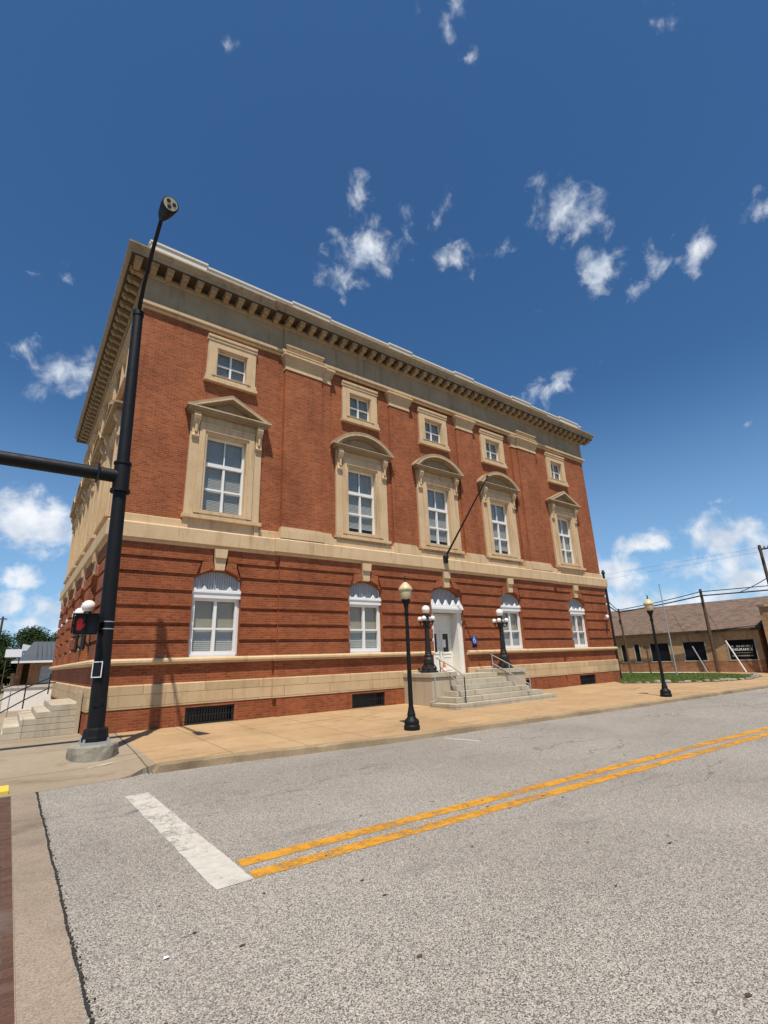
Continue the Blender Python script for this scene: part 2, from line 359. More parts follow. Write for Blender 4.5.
_b = M['redlamp'].node_tree.nodes['Principled BSDF']; _b.inputs['Base Color'].default_value = (.30, .012, .008, 1); _b.inputs['Emission Color'].default_value = (1, .05, .02, 1); _b.inputs['Emission Strength'].default_value = .16
M['signal_dark'] = mat_paint('dark_signal_lens', (.02, .012, .012), .4, .1)
M['ledlens'] = mat_paint('pale_led_plate', (.50, .42, .27), .5, .1)
M['reddish_pipe'] = mat_paint('rusty_sign_red', (.40, .07, .04), .6, .3)

# ---------------------------------------------------------------- mesh helpers
class MB:
    """collects shapes and links them as one mesh object"""
    def __init__(s, mat=None): s.v = []; s.f = []; s.M = mat
    def add(s, vs, fs):
        o = len(s.v); s.v += [tuple(s.M @ Vector(v)) if s.M else tuple(v) for v in vs]; s.f += [tuple(i+o for i in f) for f in fs]; return s
    def box(s, x0, x1, y0, y1, z0, z1):
        x0, x1 = sorted((x0, x1)); y0, y1 = sorted((y0, y1)); z0, z1 = sorted((z0, z1))
        return s.add([(x0,y0,z0),(x1,y0,z0),(x1,y1,z0),(x0,y1,z0),(x0,y0,z1),(x1,y0,z1),(x1,y1,z1),(x0,y1,z1)],
                     [(0,3,2,1),(4,5,6,7),(0,1,5,4),(1,2,6,5),(2,3,7,6),(3,0,4,7)])
    def tube(s, p0, p1, r0, r1=None, n=12, caps=True):
        r1 = r0 if r1 is None else r1; p0 = Vector(p0); p1 = Vector(p1); d = (p1-p0).normalized()
        a = d.orthogonal().normalized(); b = d.cross(a); vs = []
        for p, r in ((p0, r0), (p1, r1)):
            for i in range(n): t = 2*math.pi*i/n; vs.append(p+a*(r*math.cos(t))+b*(r*math.sin(t)))
        fs = [(i, (i+1) % n, n+(i+1) % n, n+i) for i in range(n)]
        if caps: fs += [tuple(range(n-1, -1, -1)), tuple(range(n, 2*n))]
        return s.add(vs, fs)
    def path(s, pts, r, n=8):
        pts = [Vector(p) for p in pts]; rs = r if isinstance(r, (list, tuple)) else [r]*len(pts); vs = []; a = None
        for i, p in enumerate(pts):
            d = (pts[min(i+1, len(pts)-1)]-pts[max(i-1, 0)]).normalized()
            a = d.orthogonal().normalized() if a is None else (a-d*a.dot(d)).normalized()
            b = d.cross(a)
            for k in range(n): t = 2*math.pi*k/n; vs.append(p+a*(rs[i]*math.cos(t))+b*(rs[i]*math.sin(t)))
        fs = [(i*n+k, i*n+(k+1) % n, (i+1)*n+(k+1) % n, (i+1)*n+k) for i in range(len(pts)-1) for k in range(n)]
        fs += [tuple(range(n-1, -1, -1)), tuple(range((len(pts)-1)*n, len(pts)*n))]
        return s.add(vs, fs)
    def lathe(s, prof, c=(0,0,0), n=20, flute=0, axis=None):
        """profile of (radius, height)"""
        vs = []; fs = []; m = len(prof)
        q = Vector((0,0,1)).rotation_difference(Vector(axis)).to_matrix() if axis else None
        for r, z in prof:
            for k in range(n):
                t = 2*math.pi*k/n; rr = r*(1-flute*(k % 2)); v = Vector((rr*math.cos(t), rr*math.sin(t), z))
                vs.append((q @ v if q else v)+Vector(c))
        fs = [(i*n+k, i*n+(k+1) % n, (i+1)*n+(k+1) % n, (i+1)*n+k) for i in range(m-1) for k in range(n)]
        fs += [tuple(range(n-1, -1, -1)), tuple(range((m-1)*n, m*n))]
        return s.add(vs, fs)
    def ball(s, c, r, n=14, sz=1.):
        return s.lathe([(max(r*math.sin(math.pi*i/n), .001), -r*sz*math.cos(math.pi*i/n)) for i in range(n+1)], c, n+4)
    def plate(s, loops, y0, y1):
        """an outline with holes in the (x, z) plane, thick from y0 to y1"""
        flat = [p for l in loops for p in l]
        tri = geometry.tessellate_polygon([[Vector((p[0], p[1], 0)) for p in l] for l in loops])
        n = len(flat); vs = [(p[0], y0, p[1]) for p in flat]+[(p[0], y1, p[1]) for p in flat]
        fs = [tuple(t) for t in tri]+[tuple(n+i for i in reversed(t)) for t in tri]; o = 0
        for l in loops:
            k = len(l); fs += [(o+i, o+(i+1) % k, n+o+(i+1) % k, n+o+i) for i in range(k)]; o += k
        return s.add(vs, fs)
    def prism_x(s, poly, x0, x1):
        """a (y, z) outline extruded along x"""
        n = len(poly); vs = [(x0, a, b) for a, b in poly]+[(x1, a, b) for a, b in poly]
        return s.add(vs, [tuple(range(n)), tuple(range(2*n-1, n-1, -1))]+[(i, (i+1) % n, n+(i+1) % n, n+i) for i in range(n)])
    def sweep(s, path, prof, closed):
        """(offset outwards, height) profile along a plan path, outside on the right hand"""
        P = [Vector(p) for p in path]; n = len(P); m = len(prof); vs = []
        def nrm(a, b): d = (b-a).normalized(); return Vector((d.y, -d.x))
        for i in range(n):
            if closed or 0 < i < n-1:
                n1 = nrm(P[i-1], P[i]); n2 = nrm(P[i], P[(i+1) % n]); k = (n1+n2)/(1+n1.dot(n2))
            else: k = nrm(P[0], P[1]) if i == 0 else nrm(P[-2], P[-1])
            for d, z in prof: q = P[i]+k*d; vs.append((q.x, q.y, z))
        fs = []
        for i in range(n if closed else n-1):
            j = (i+1) % n
            fs += [(i*m+k, j*m+k, j*m+(k+1) % m, i*m+(k+1) % m) for k in range(m)]
        if not closed: fs += [tuple(range(m-1, -1, -1)), tuple(range((n-1)*m, n*m))]
        return s.add(vs, fs)
    def build(s, name, mat, parent=None, smooth=False, bevel=0):
        me = bpy.data.meshes.new(name); me.from_pydata(s.v, [], s.f)
        bm = bmesh.new(); bm.from_mesh(me); bmesh.ops.recalc_face_normals(bm, faces=bm.faces)
        if bevel: bmesh.ops.bevel(bm, geom=[e for e in bm.edges if e.is_manifold and e.calc_face_angle() > .6], offset=bevel, segments=2, affect='EDGES')
        bm.to_mesh(me); bm.free(); me.materials.append(mat)
        if smooth:
            me.shade_smooth() if hasattr(me, 'shade_smooth') else None
            try: me.set_sharp_from_angle(angle=R(40))
            except Exception: pass
        o = bpy.data.objects.new(name, me); COL.objects.link(o)
        if parent: o.parent = parent
        return o
def tag(o, label=None, cat=None, group=None, kind=None):
    for k, v in (('label', label), ('category', cat), ('group', group), ('kind', kind)):
        if v: o[k] = v
    return o
def thing(name, label, cat, loc=(0,0,0), group=None, rz=0):
    o = bpy.data.objects.new(name, None); COL.objects.link(o); o.location = loc; o.rotation_euler = (0, 0, rz)
    o.empty_display_size = .2
    return tag(o, label, cat, group)
def copy_tree(o, parent=None):
    c = o.copy(); COL.objects.link(c)
    if parent: c.parent = parent
    for ch in list(o.children): copy_tree(ch, c)
    return c
def struct(o): o['kind'] = 'structure'; return o
def arc(cx, cz, r0, a0, a1, n): return [(cx+r0*math.cos(a0+(a1-a0)*i/n), cz+r0*math.sin(a0+(a1-a0)*i/n)) for i in range(n+1)]
def seg_arc(hw, z0, rise, n=14, cx=0):
    """points of a segmental arch from the right spring to the left one"""
    r = (hw*hw+rise*rise)/(2*rise); a = math.asin(hw/r)
    return arc(cx, z0+rise-r, r, math.pi/2-a, math.pi/2+a, n)

# ---------------------------------------------------------------- ground
def swz(x, y):
    z = .025*min(y+.15, 0)
    z = max(z, -.19)
    if x < -12.8 and y < -3.2:
        k = min(1, (-12.8-x)/.7)*min(1, (-3.2-y)/1.9); z = z*(1-k)+(-.275)*k
    return z
KERB = [(-18.6, -5.25), (-14.9, -5.28), (-13.6, -5.24), (-12.85, -5.22), (-11.4, -5.34), (-9.99, -5.6), (-8.18, -5.9), (-6.2, -6.03), (-2.25, -6.25), (1.7, -6.5), (14.2, -7.05), (24, -7.5), (60, -9.2)]
def kerb_y(x):
    for a, b in zip(KERB, KERB[1:]):
        if a[0] <= x <= b[0]: t = (x-a[0])/(b[0]-a[0]); return a[1]+t*(b[1]-a[1])
    return KERB[0][1] if x < KERB[0][0] else KERB[-1][1]
def sheet(name, mat, x0, x1, y0, y1, z):
    return struct(MB().add([(x0,y0,z),(x1,y0,z),(x1,y1,z),(x0,y1,z)], [(0,1,2,3)]).build(name, mat))
ROAD = -.28
sheet('ground', M['earth'], -700, 700, -700, 900, -.31)
sheet('road', M['asphalt'], -14.812, 120, -30, -5.0, ROAD)
sheet('side_street', M['asphalt'], -40, -18.62, -60, 120, ROAD)
sheet('crossing_pavers', M['paver'], -18.3, -15.125, -30, -5.25, ROAD-.006)
struct(MB().box(-15.13, -14.785, -30, -5.27, ROAD-.06, ROAD+.004).build('crossing_edge_band', M['band'], bevel=.012))
struct(MB().box(-18.62, -18.3, -30, -5.27, ROAD-.06, ROAD+.004).build('crossing_edge_band', M['band']))
def slab(name, mat, xs, ya, yb, ny=14, skirt=True, dz=0.):
    m = MB(); n = ny+1
    for x in xs:
        a, b = ya(x), yb(x)
        for j in range(n): y = a+(b-a)*j/ny; m.v.append((x, y, swz(x, y)+dz))
    for i in range(len(xs)-1):
        for j in range(ny): m.f.append((i*n+j, i*n+j+1, (i+1)*n+j+1, (i+1)*n+j))
    if skirt:
        o = len(m.v)
        for i, x in enumerate(xs): m.v.append((x, yb(x), -.40))
        for i in range(len(xs)-1): m.f.append((i*n+ny, o+i, o+i+1, (i+1)*n+ny))
    return struct(m.build(name, mat))
def fr(a, b, st): n = max(1, int(round((b-a)/st))); return [a+(b-a)*i/n for i in range(n+1)]
# the tan walk ends against the kerb; a greyer apron with a ramp lies at the corner
slab('sidewalk', M['sidewalk'], fr(-12.85, 60, .6), lambda x: .4, lambda x: kerb_y(x)+.17)
slab('corner_apron', M['apron'], fr(-18.6, -12.85, .23), lambda x: .6, lambda x: kerb_y(x)+(.17 if x > -13.2 else .0), 24)
slab('side_walk', M['apron'], fr(-18.6, -13.0, .6), lambda x: 40, lambda x: .6, 12, False)
kb = MB()
kxs = [-12.93, -12.82]+fr(-12.6, 60, .31); rk = random.Random(3)
for i, x in enumerate(kxs):
    y = kerb_y(x); f = min(1, max(0, (x+12.93)/.10)); zt = swz(x, y+.17)+.006; zt = zt if f >= 1 else ROAD+.02+(zt-ROAD-.02)*f
    j = rk.uniform(-.012, .012); k = rk.uniform(-.012, .01)
    kb.v += [(x, y+.18, zt), (x, y+.03+j, zt+k), (x, y+j, zt-.03+k), (x, y-.02, ROAD-.05)]
for i in range(len(kxs)-1):
    for q in range(3): kb.f.append((i*4+q, i*4+q+1, i*4+4+q+1, i*4+4+q))
struct(kb.build('kerb', M['kerb']))
jm = MB(); jp = [(-13.02+.16*i/12, -5.24+i*.43) for i in range(13)]; rj = random.Random(2)
for i, (x, y) in enumerate(jp): x += rj.uniform(-.006, .006); w_ = .006+rj.random()*.006; jm.v += [(x-w_, y, swz(x-w_, y)+.012), (x+w_, y, swz(x+w_, y)+.012)]
for i in range(12): jm.f.append((2*i, 2*i+1, 2*i+3, 2*i+2))
struct(jm.build('walk_joint', M['joint']))
# tar crumbs along the edge of the crossing band
tb = MB(); rt = random.Random(5)
for i in range(2600):
    y = -5.3-rt.random()**1.4*9; x = -14.785+abs(rt.gauss(0, .008 if rt.random() < .9 else .02))+.004*math.sin(y*3)+.003*math.sin(y*11); s = rt.uniform(.002, .006)
    tb.box(x-s, x+s, y-s*1.7, y+s*1.7, ROAD+.001, ROAD+.005+s*.8)
tag(tb.build('road_edge_grit', M['tar']), kind='stuff')
db = MB(); rd = random.Random(21)
for i in range(150):
    x = rd.uniform(-14.5, 3); y = rd.uniform(-15.6, -6.6); s = rd.uniform(.006, .022); a = rd.uniform(0, 3); k = 5
    db.add([(x+s*rd.uniform(.6, 1.4)*math.cos(a+q*6.28/k)*1.4, y+s*rd.uniform(.5, 1.1)*math.sin(a+q*6.28/k), ROAD+.005+rd.uniform(0, .006)) for q in range(k)], [tuple(range(k))])
tag(db.build('leaf_litter', M['bark']), kind='stuff')
def strip(name, mat, a, b, w, z, seg=.25, seed=1, jag=.007):
    rr = random.Random(seed); a = Vector(a); b = Vector(b); d = (b-a); n = max(2, int(d.length/seg)); q = Vector((-d.y, d.x)).normalized(); m = MB()
    for i in range(n+1):
        p = a+d*(i/n); m.v += [(*(p+q*(w/2+rr.uniform(-jag, jag))), z), (*(p-q*(w/2+rr.uniform(-jag, jag))), z)]
    for i in range(n): m.f.append((i*2, i*2+1, i*2+3, i*2+2))
    return struct(m.build(name, mat))
strip('stop_line', M['whitemark'], (-13.50, -6.76), (-13.48, -11.16), .35, ROAD+.004, .2, 2)
for k, (x0, y0) in enumerate(((-13.27, -10.70), (-13.28, -11.06))):
    strip('centre_line', M['yellow'], (x0, y0), (46, y0-.048*(46-x0)), .205, ROAD+.004, .12, 3+k, .012)
strip('parking_mark', M['whitemark'], (-6.36, -6.35), (-6.1, -7.3), .1, ROAD+.004, .2, 9)
struct(MB().box(-16.6, -15.16, -5.1, -4.2, -.30, -.225).build('tactile_paving', M['tactile']))
struct(MB().add([(-13.9,-4.2,swz(-13.9,-4.2)+.006),(-13.45,-4.05,swz(-13.45,-4.05)+.006),(-13.47,-3.98,swz(-13.47,-3.98)+.006),(-13.92,-4.12,swz(-13.92,-4.12)+.006)], [(0,1,2,3)]).build('kerb_paint_mark', M['whitemark']))
# lawn beyond the building, its broken stone edge
LAWN = [(13.7, .6), (11.9, -1.2), (13.0, -2.4), (14.3, -3.4), (16.2, -4.4), (18.6, -4.9), (21.5, -4.6), (23.6, -3.4), (24.4, -1), (24.8, 8), (13.8, 14)]
lz = .004
lm_ = MB(); tri = geometry.tessellate_polygon([[Vector((x, y, 0)) for x, y in LAWN]])
lm_.add([(x, y, max(swz(x, y), -.12)+.03) for x, y in LAWN], [tuple(t) for t in tri]); struct(lm_.build('lawn', M['grass']))
slab('building_forecourt', M['lot'], fr(13.6, 40, 1.2), lambda x: 30, lambda x: .4, 10, False, -.02)
gb = MB(); rg = random.Random(11)
for i in range(15000):
    x = rg.uniform(11.9, 24); y = rg.uniform(-4.8, 6)
    inside = False; j = len(LAWN)-1
    for q in range(len(LAWN)):
        if (LAWN[q][1] > y) != (LAWN[j][1] > y) and x < (LAWN[j][0]-LAWN[q][0])*(y-LAWN[q][1])/(LAWN[j][1]-LAWN[q][1])+LAWN[q][0]: inside = not inside
        j = q
    if not inside: continue
    z = max(swz(x, y), -.12)+.03; h = rg.uniform(.02, .05); a = rg.uniform(0, 6.28); dx, dy = .018*math.cos(a), .018*math.sin(a)
    lx, ly = rg.uniform(-.04, .04), rg.uniform(-.04, .04)
    gb.add([(x-dx, y-dy, z), (x+dx, y+dy, z), (x+lx, y+ly, z+h)], [(0, 1, 2)])
tag(gb.build('lawn_grass', M['blade']), kind='stuff')
edge = LAWN[1:8]; cnt = 0
for a, b in zip(edge, edge[1:]):
    L_ = math.dist(a, b); t = .1
    while t < L_:
        x = a[0]+(b[0]-a[0])*t/L_; y = a[1]+(b[1]-a[1])*t/L_; s = rg.uniform(.1, .22); h = rg.uniform(.07, .16)
        mb = MB(Matrix.Translation((x, y, max(swz(x, y), -.12))) @ Matrix.Rotation(rg.uniform(0, 3), 4, 'Z'))
        mb.lathe([(s*.9, -.05), (s, h*.5), (s*.75, h), (s*.2, h*1.1)], n=7)
        mb.v = [(p[0]+rg.uniform(-.02, .02), p[1]+rg.uniform(-.02, .02), p[2]+rg.uniform(-.015, .015)) for p in mb.v]
        tag(mb.build('edging_stone', M['found']), 'rough pale stone in the broken border between lawn and sidewalk', 'stone', 'edging stones round the corner lawn')
        t += rg.uniform(.42, .75)

# ---------------------------------------------------------------- the brick building
W = 13.49; D = 16.65; RS = 8.15; RP = .08            # half width, depth, half width and relief of the central part
B = thing('brick_building', 'three storey red brick civic building with buff stone trim and a bracketed cornice', 'building', (0, 0, 0))
def Mloc(face): return Matrix.Identity(4) if face == 'front' else Matrix(((0,1,0,-W),(-1,0,0,0),(0,0,1,0),(0,0,0,1)))
FRONT = [-10.28, -4.416, 0., 4.416, 10.28]
LEFT = [-2.3, -5.6, -8.9, -12.1, -15.05]
PATH = [(-W, D), (-W, 0), (-RS, 0), (-RS, -RP), (RS, -RP), (RS, 0), (W, 0), (W, D)]
def around(gap=None):
    if not gap: return PATH
    return [(gap, -RP), (RS, -RP), (RS, 0), (W, 0), (W, D), (-W, D), (-W, 0), (-RS, 0), (-RS, -RP), (-gap, -RP)]
mcore = MB(); T = .32
# upper walls with window openings
def opening(c, hw, z0, z1): return [(c-hw, z0), (c+hw, z0), (c+hw, z1), (c-hw, z1)]
def arched(c, hw, z0, zs, rise): return [(c-hw, z0), (c+hw, z0)]+seg_arc(hw, zs, rise, 14, c)
def facade_upper(bays, u0, u1, M4):
    mcore.M = M4; holes = []
    for c in bays: holes += [opening(c, .78, 6.58, 9.62), opening(c, .6, 11.95, 13.2)]
    mcore.plate([[(u0, 5.4), (u1, 5.4), (u1, 15.3), (u0, 15.3)]]+holes, 0, T)
facade_upper(FRONT, -W, W, None); facade_upper(LEFT, -D, -T, Mloc('left')); mcore.M = None
mcore.box(W-T, W, T, D, -.3, 15.3); mcore.box(-W+T, W-T, D-T, D, -.3, 15.3)
mcore.build('wall', M['brick'], B)
md = MB(); md.box(-W+.3, W-.3, .9, 1.1, -.2, 15); md.box(-W+.9, -W+1.1, 1.2, D-.4, -.2, 15)
md.box(-W+.3, W-.3, .35, D-.4, 5.2, 5.3); md.box(-W+.3, W-.3, .35, D-.4, 10.6, 10.7)
md.build('interior', M['void'], B)
MB().box(-W+.02, W-.02, .02, D-.02, 15.3, 15.55).build('roof', M['coping'], B)
# lower walls: a core behind banded (rusticated) brick courses
ROWS = [(1.955, 2.37), (2.48, 2.875), (2.985, 3.395), (3.505, 3.895), (4.005, 4.425), (4.535, 4.895), (5.005, 5.42)]
HW1, SPR, RISE = .80, 4.38, .32
DHW, DSPR, DRISE = .98, 4.33, .42
lc = MB(); rows = MB()
def lower(bays, u0, u1, M4, proud, door=None):
    """one stretch of the ground floor; proud = how far its face stands in front of the upper wall"""
    lc.M = rows.M = M4; holes = []; outer = [(u0, -.3), (u1, -.3), (u1, 5.42), (u0, 5.42)]
    for c in bays:
        if c == door: outer = outer[:1]+[(c-DHW, -.3), (c-DHW, DSPR)]+list(reversed(seg_arc(DHW, DSPR, DRISE, 14, c)))[1:-1]+[(c+DHW, DSPR), (c+DHW, -.3)]+outer[1:]
        else: holes += [arched(c, HW1, 1.92, SPR, RISE)]
        if c != door: holes += [opening(c, .75, -.02, .5)]
    lc.plate([outer]+holes, -proud, T)
    y0, y1 = -proud-.085, -proud+.001
    cs = sorted(bays); q1 = .52
    for k, (a, b) in enumerate(ROWS):
        if k == 5:                                   # the course that breaks round the arches
            la = lb = u0
            for c in cs:
                q0 = (DHW if c == door else HW1)*.8; up = .08 if c == door else 0
                rows.plate([[(la, a), (c-q0-.1, a), (c-q1-.1, b), (lb, b)]], y0, y1); la, lb = c+q0+.1, c+q1+.1
                for t in (-1, 1): MB(M4).plate([[(c+t*.2, 4.76), (c+t*.25, 5.0), (c+t*(q1+.04), 4.97), (c+t*(q0-.02), 4.56+up)]], y0-.03, y1).build('voussoir', M['brick'], B)
            rows.plate([[(la, a), (u1, a), (u1, b), (lb, b)]], y0, y1)
            continue
        x = u0
        for c in cs:
            q = .24 if k == 6 else DHW if c == door else HW1
            rows.box(x, c-q, y0, y1, a, b); x = c+q
        rows.box(x, u1, y0, y1, a, b)
lower([-10.28], -W-.038, -RS, None, .04)
lower([-4.416, 0., 4.416], -RS, RS, None, .04+RP, 0.)
lower([10.28], RS, W+.04, None, .04)
lower(LEFT, -D, -.001, Mloc('left'), .04, LEFT[0])
for m in (lc, rows): m.M = None
for a, b in ROWS: rows.box(-W-.125, -W-.038, -.125, -.002, a, b)
rows.box(W, W+.06, .0, D, 2, 5.4)
lc.build('ground_floor_wall', M['brick'], B); rows.build('banded_brickwork', M['brick_dark'], B); 
# stone courses swept round the building
def course(name, prof, mat=M['stone'], gap=None, path=None, parent=None):
    closed = gap is None
    return MB().sweep(path or around(gap), prof, closed).build(name, mat, parent or B)
course('belt_course', [(0, 5.42), (.13, 5.42), (.15, 5.50), (.25, 5.53), (.25, 5.98), (.20, 6.03), (.06, 6.06), (.06, 6.30), (0.0, 6.33)])
course('water_table', [(.0, 1.77), (.14, 1.77), (.16, 1.81), (.235, 1.84), (.235, 1.90), (.19, 1.945), (0, 1.965)], gap=1.02)
course('plinth_brick', [(.0, 1.23), (.095, 1.23), (.095, 1.765), (0, 1.765)], M['brick_dark'], gap=1.02)
course('stone_base', [(0, .59), (.15, .59), (.15, 1.20), (.12, 1.23), (0, 1.23)], M['ashlar'], gap=1.02)
bb = MB()
def base_run(u0, u1, proud, cs, M4=None):
    bb.M = M4; x = u0
    for c in cs: bb.box(x, c-.75, -proud, -.02, -.3, .588); bb.box(c-.75, c+.75, -proud, -.02, .5, .588); x = c+.75
    bb.box(x, u1, -proud, -.02, -.3, .588)
base_run(-W-.13, -RS, .13, [-10.28]); base_run(-RS, -1.02, .13+RP, [-4.416]); bb2 = bb; bb = MB(); base_run(1.02, RS, .13+RP, [4.416]); base_run(RS, W+.13, .13, [10.28])
bb.build('base_brick', M['brick_dark'], B); bb = bb2; base_run(-D, .02, .13, sorted(LEFT[1:]), Mloc('left')); bb.M = None
bb.build('base_brick', M['brick_dark'], B)
# entablature
course('architrave', [(0, 13.84), (.06, 13.84), (.09, 13.86), (.09, 13.92), (.04, 13.925), (.04, 13.955), (.16, 13.97), (.165, 14.08), (.05, 14.11), (0, 14.11)])
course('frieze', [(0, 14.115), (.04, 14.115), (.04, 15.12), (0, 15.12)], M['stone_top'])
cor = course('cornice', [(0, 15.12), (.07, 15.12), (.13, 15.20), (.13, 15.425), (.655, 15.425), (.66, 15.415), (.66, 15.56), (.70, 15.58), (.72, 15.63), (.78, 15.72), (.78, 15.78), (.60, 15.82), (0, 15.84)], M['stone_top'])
course('soffit_shade', [(.131, 15.30), (.135, 15.30), (.135, 15.416), (.645, 15.416), (.645, 15.422), (.131, 15.422)], M['soffit_shade'], parent=cor)  # thin dark sheet, painted shade under the corona
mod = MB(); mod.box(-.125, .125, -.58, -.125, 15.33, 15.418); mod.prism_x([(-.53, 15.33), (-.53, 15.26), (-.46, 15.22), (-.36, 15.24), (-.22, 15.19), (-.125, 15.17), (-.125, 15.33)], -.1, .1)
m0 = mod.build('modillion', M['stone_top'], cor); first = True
def put_mod(mat4):
    global first
    o = m0 if first else m0.copy()
    if not first: COL.objects.link(o)
    o.matrix_local = mat4; first = False
NM = 54
for i in range(NM):
    x = -W-.40+(2*W+.8)*i/(NM-1); put_mod(Matrix.Translation((x, -RP if abs(x) < RS else 0, 0)))
for i in range(1, 33): put_mod(Mloc('left') @ Matrix.Translation((-(-.40+i*.522), 0, 0)))
# parapet: low wall with a raised coping over the piers
pp = MB()
def par(x0, x1, y, z1): pp.box(x0, x1, y, y+.4, 15.80, z1-.08); pp.box(x0-.03, x1+.03, y-.04, y+.44, z1-.08, z1)
par(-W-.12, W-.2, -.44, 16.30)
for a, b in ((-13.58, -11.6), (-8.0, -6.2), (-2.9, -1.5), (1.5, 2.9), (6.2, 7.9), (10.9, 12.9)): par(a, b, -.47, 16.38)
pp.box(-W+.3, -W+.7, .3, D-.1, 15.80, 16.08); pp.box(-W+.26, -W+.74, .42, D-.1, 16.08, 16.16)
pp.build('parapet', M['coping'], B)
# pilasters
PIL = [(-8.13, -6.45, .12+RP, 'pier'), (-6.45, -6.0, .05+RP, 'pier'), (-2.80, -1.60, .12, ''), (1.60, 2.80, .12, ''), (6.0, 6.45, .05+RP, 'pier'), (6.45, 8.13, .12+RP, 'pier')]
def pilaster(u0, u1, p, big, M4=None):
    m = MB(M4); m.box(u0, u1, -p, .0, 6.5, 13.2); o = m.build('pilaster', M['brick'], B)
    m = MB(M4); e = .07
    m.box(u0-e, u1+e, -p-e-.03, 0, 6.06, 6.34); m.box(u0-e*.6, u1+e*.6, -p-e*.8, 0, 6.34, 6.42); m.box(u0-.02, u1+.02, -p-.03, 0, 6.42, 6.50)
    m.build('pilaster_base', M['stone'], o)
    m = MB(M4)
    for k, (a, b, e) in enumerate(((13.18, 13.24, .035), (13.24, 13.46, .02), (13.46, 13.54, .06), (13.54, 13.66, .10), (13.66, 13.76, .15), (13.76, 13.84, .19))): m.box(u0-e*.8, u1+e*.8, -p-e, 0, a, b)
    m.build('capital', M['stone'], o)
    if big and u1-u0 > 1:
        m = MB(M4); m.box(u0, u1, -p-.06, 0, 13.845, 14.13); m.box(u0-.05, u1+.05, -p-.16, 0, 13.93, 13.97); m.box(u0-.02, u1+.02, -p-.10, 0, 14.13, 14.22); m.box(u0-.05, u1+.05, -p-.15, 0, 14.22, 14.27)
        m.build('entablature_block', M['stone'], o)
for a in PIL: pilaster(*a)
# ---------- windows: one of each kind built at u = 0, then copied
def frame_rect(m, x0, x1, z0, z1, t, y0, y1):
    m.box(x0, x0+t, y0, y1, z0, z1); m.box(x1-t, x1, y0, y1, z0, z1); m.box(x0+t, x1-t, y0, y1, z0, z0+t); m.box(x0+t, x1-t, y0, y1, z1-t, z1)
def blinds(m, x0, x1, z0, z1, y, p=.055):
    z = z0
    while z < z1-.01:
        m.add([(x0, y, z), (x1, y, z), (x1, y+.02, z+p), (x0, y+.02, z+p)], [(0, 1, 2, 3)]); z += p
def small_window():
    m = MB(); y0, y1 = .10, .17
    frame_rect(m, -.6, .6, 11.99, 13.17, .07, y0, y1); m.box(-.035, .035, y0+.005, y1, 12.06, 13.10); m.box(-.53, -.035, y0+.01, y1, 12.54, 12.60); m.box(.035, .53, y0+.01, y1, 12.54, 12.60)
    w = m.build('window', M['white'], B)
    MB().add([(-.56, .188, 12.0), (.56, .188, 12.0), (.56, .188, 13.15), (-.56, .188, 13.15)], [(0, 1, 2, 3)]).build('glass', M['glass'], w)
    m = MB(); hw, z0, z1 = .93, 11.80, 13.60
    m.plate([opening(0, hw, z0, z1), opening(0, .60, 11.99, 13.16)], -.09, .0); m.plate([opening(0, .74, 11.99-.02, 13.30), opening(0, .60, 11.991, 13.159)], -.12, -.088)
    m.box(-.60, -.565, -.1, .1, 11.99, 13.16); m.box(.565, .60, -.1, .1, 11.99, 13.16); m.box(-.565, .565, -.1, .1, 13.13, 13.16)
    m.box(-hw-.03, hw+.03, -.15, 0, 13.56, 13.66); m.box(-hw-.04, hw+.04, -.12, 0, 13.44, 13.56)
    for s in (-1, 1): m.box(s*(hw-.12), s*(hw+.035), -.13, 0, 11.80, 11.98)
    m.build('stone_surround', M['stone'], w)
    m = MB(); m.box(-1.0, 1.0, -.17, .1, 11.68, 11.80); m.box(-.62, .62, -.1, .12, 11.80, 11.992); m.build('sill', M['stone'], w)
    m = MB(); blinds(m, -.56, .56, 12.02, 13.14, .215); m.build('blind', M['blind_pale'], w)
    return w
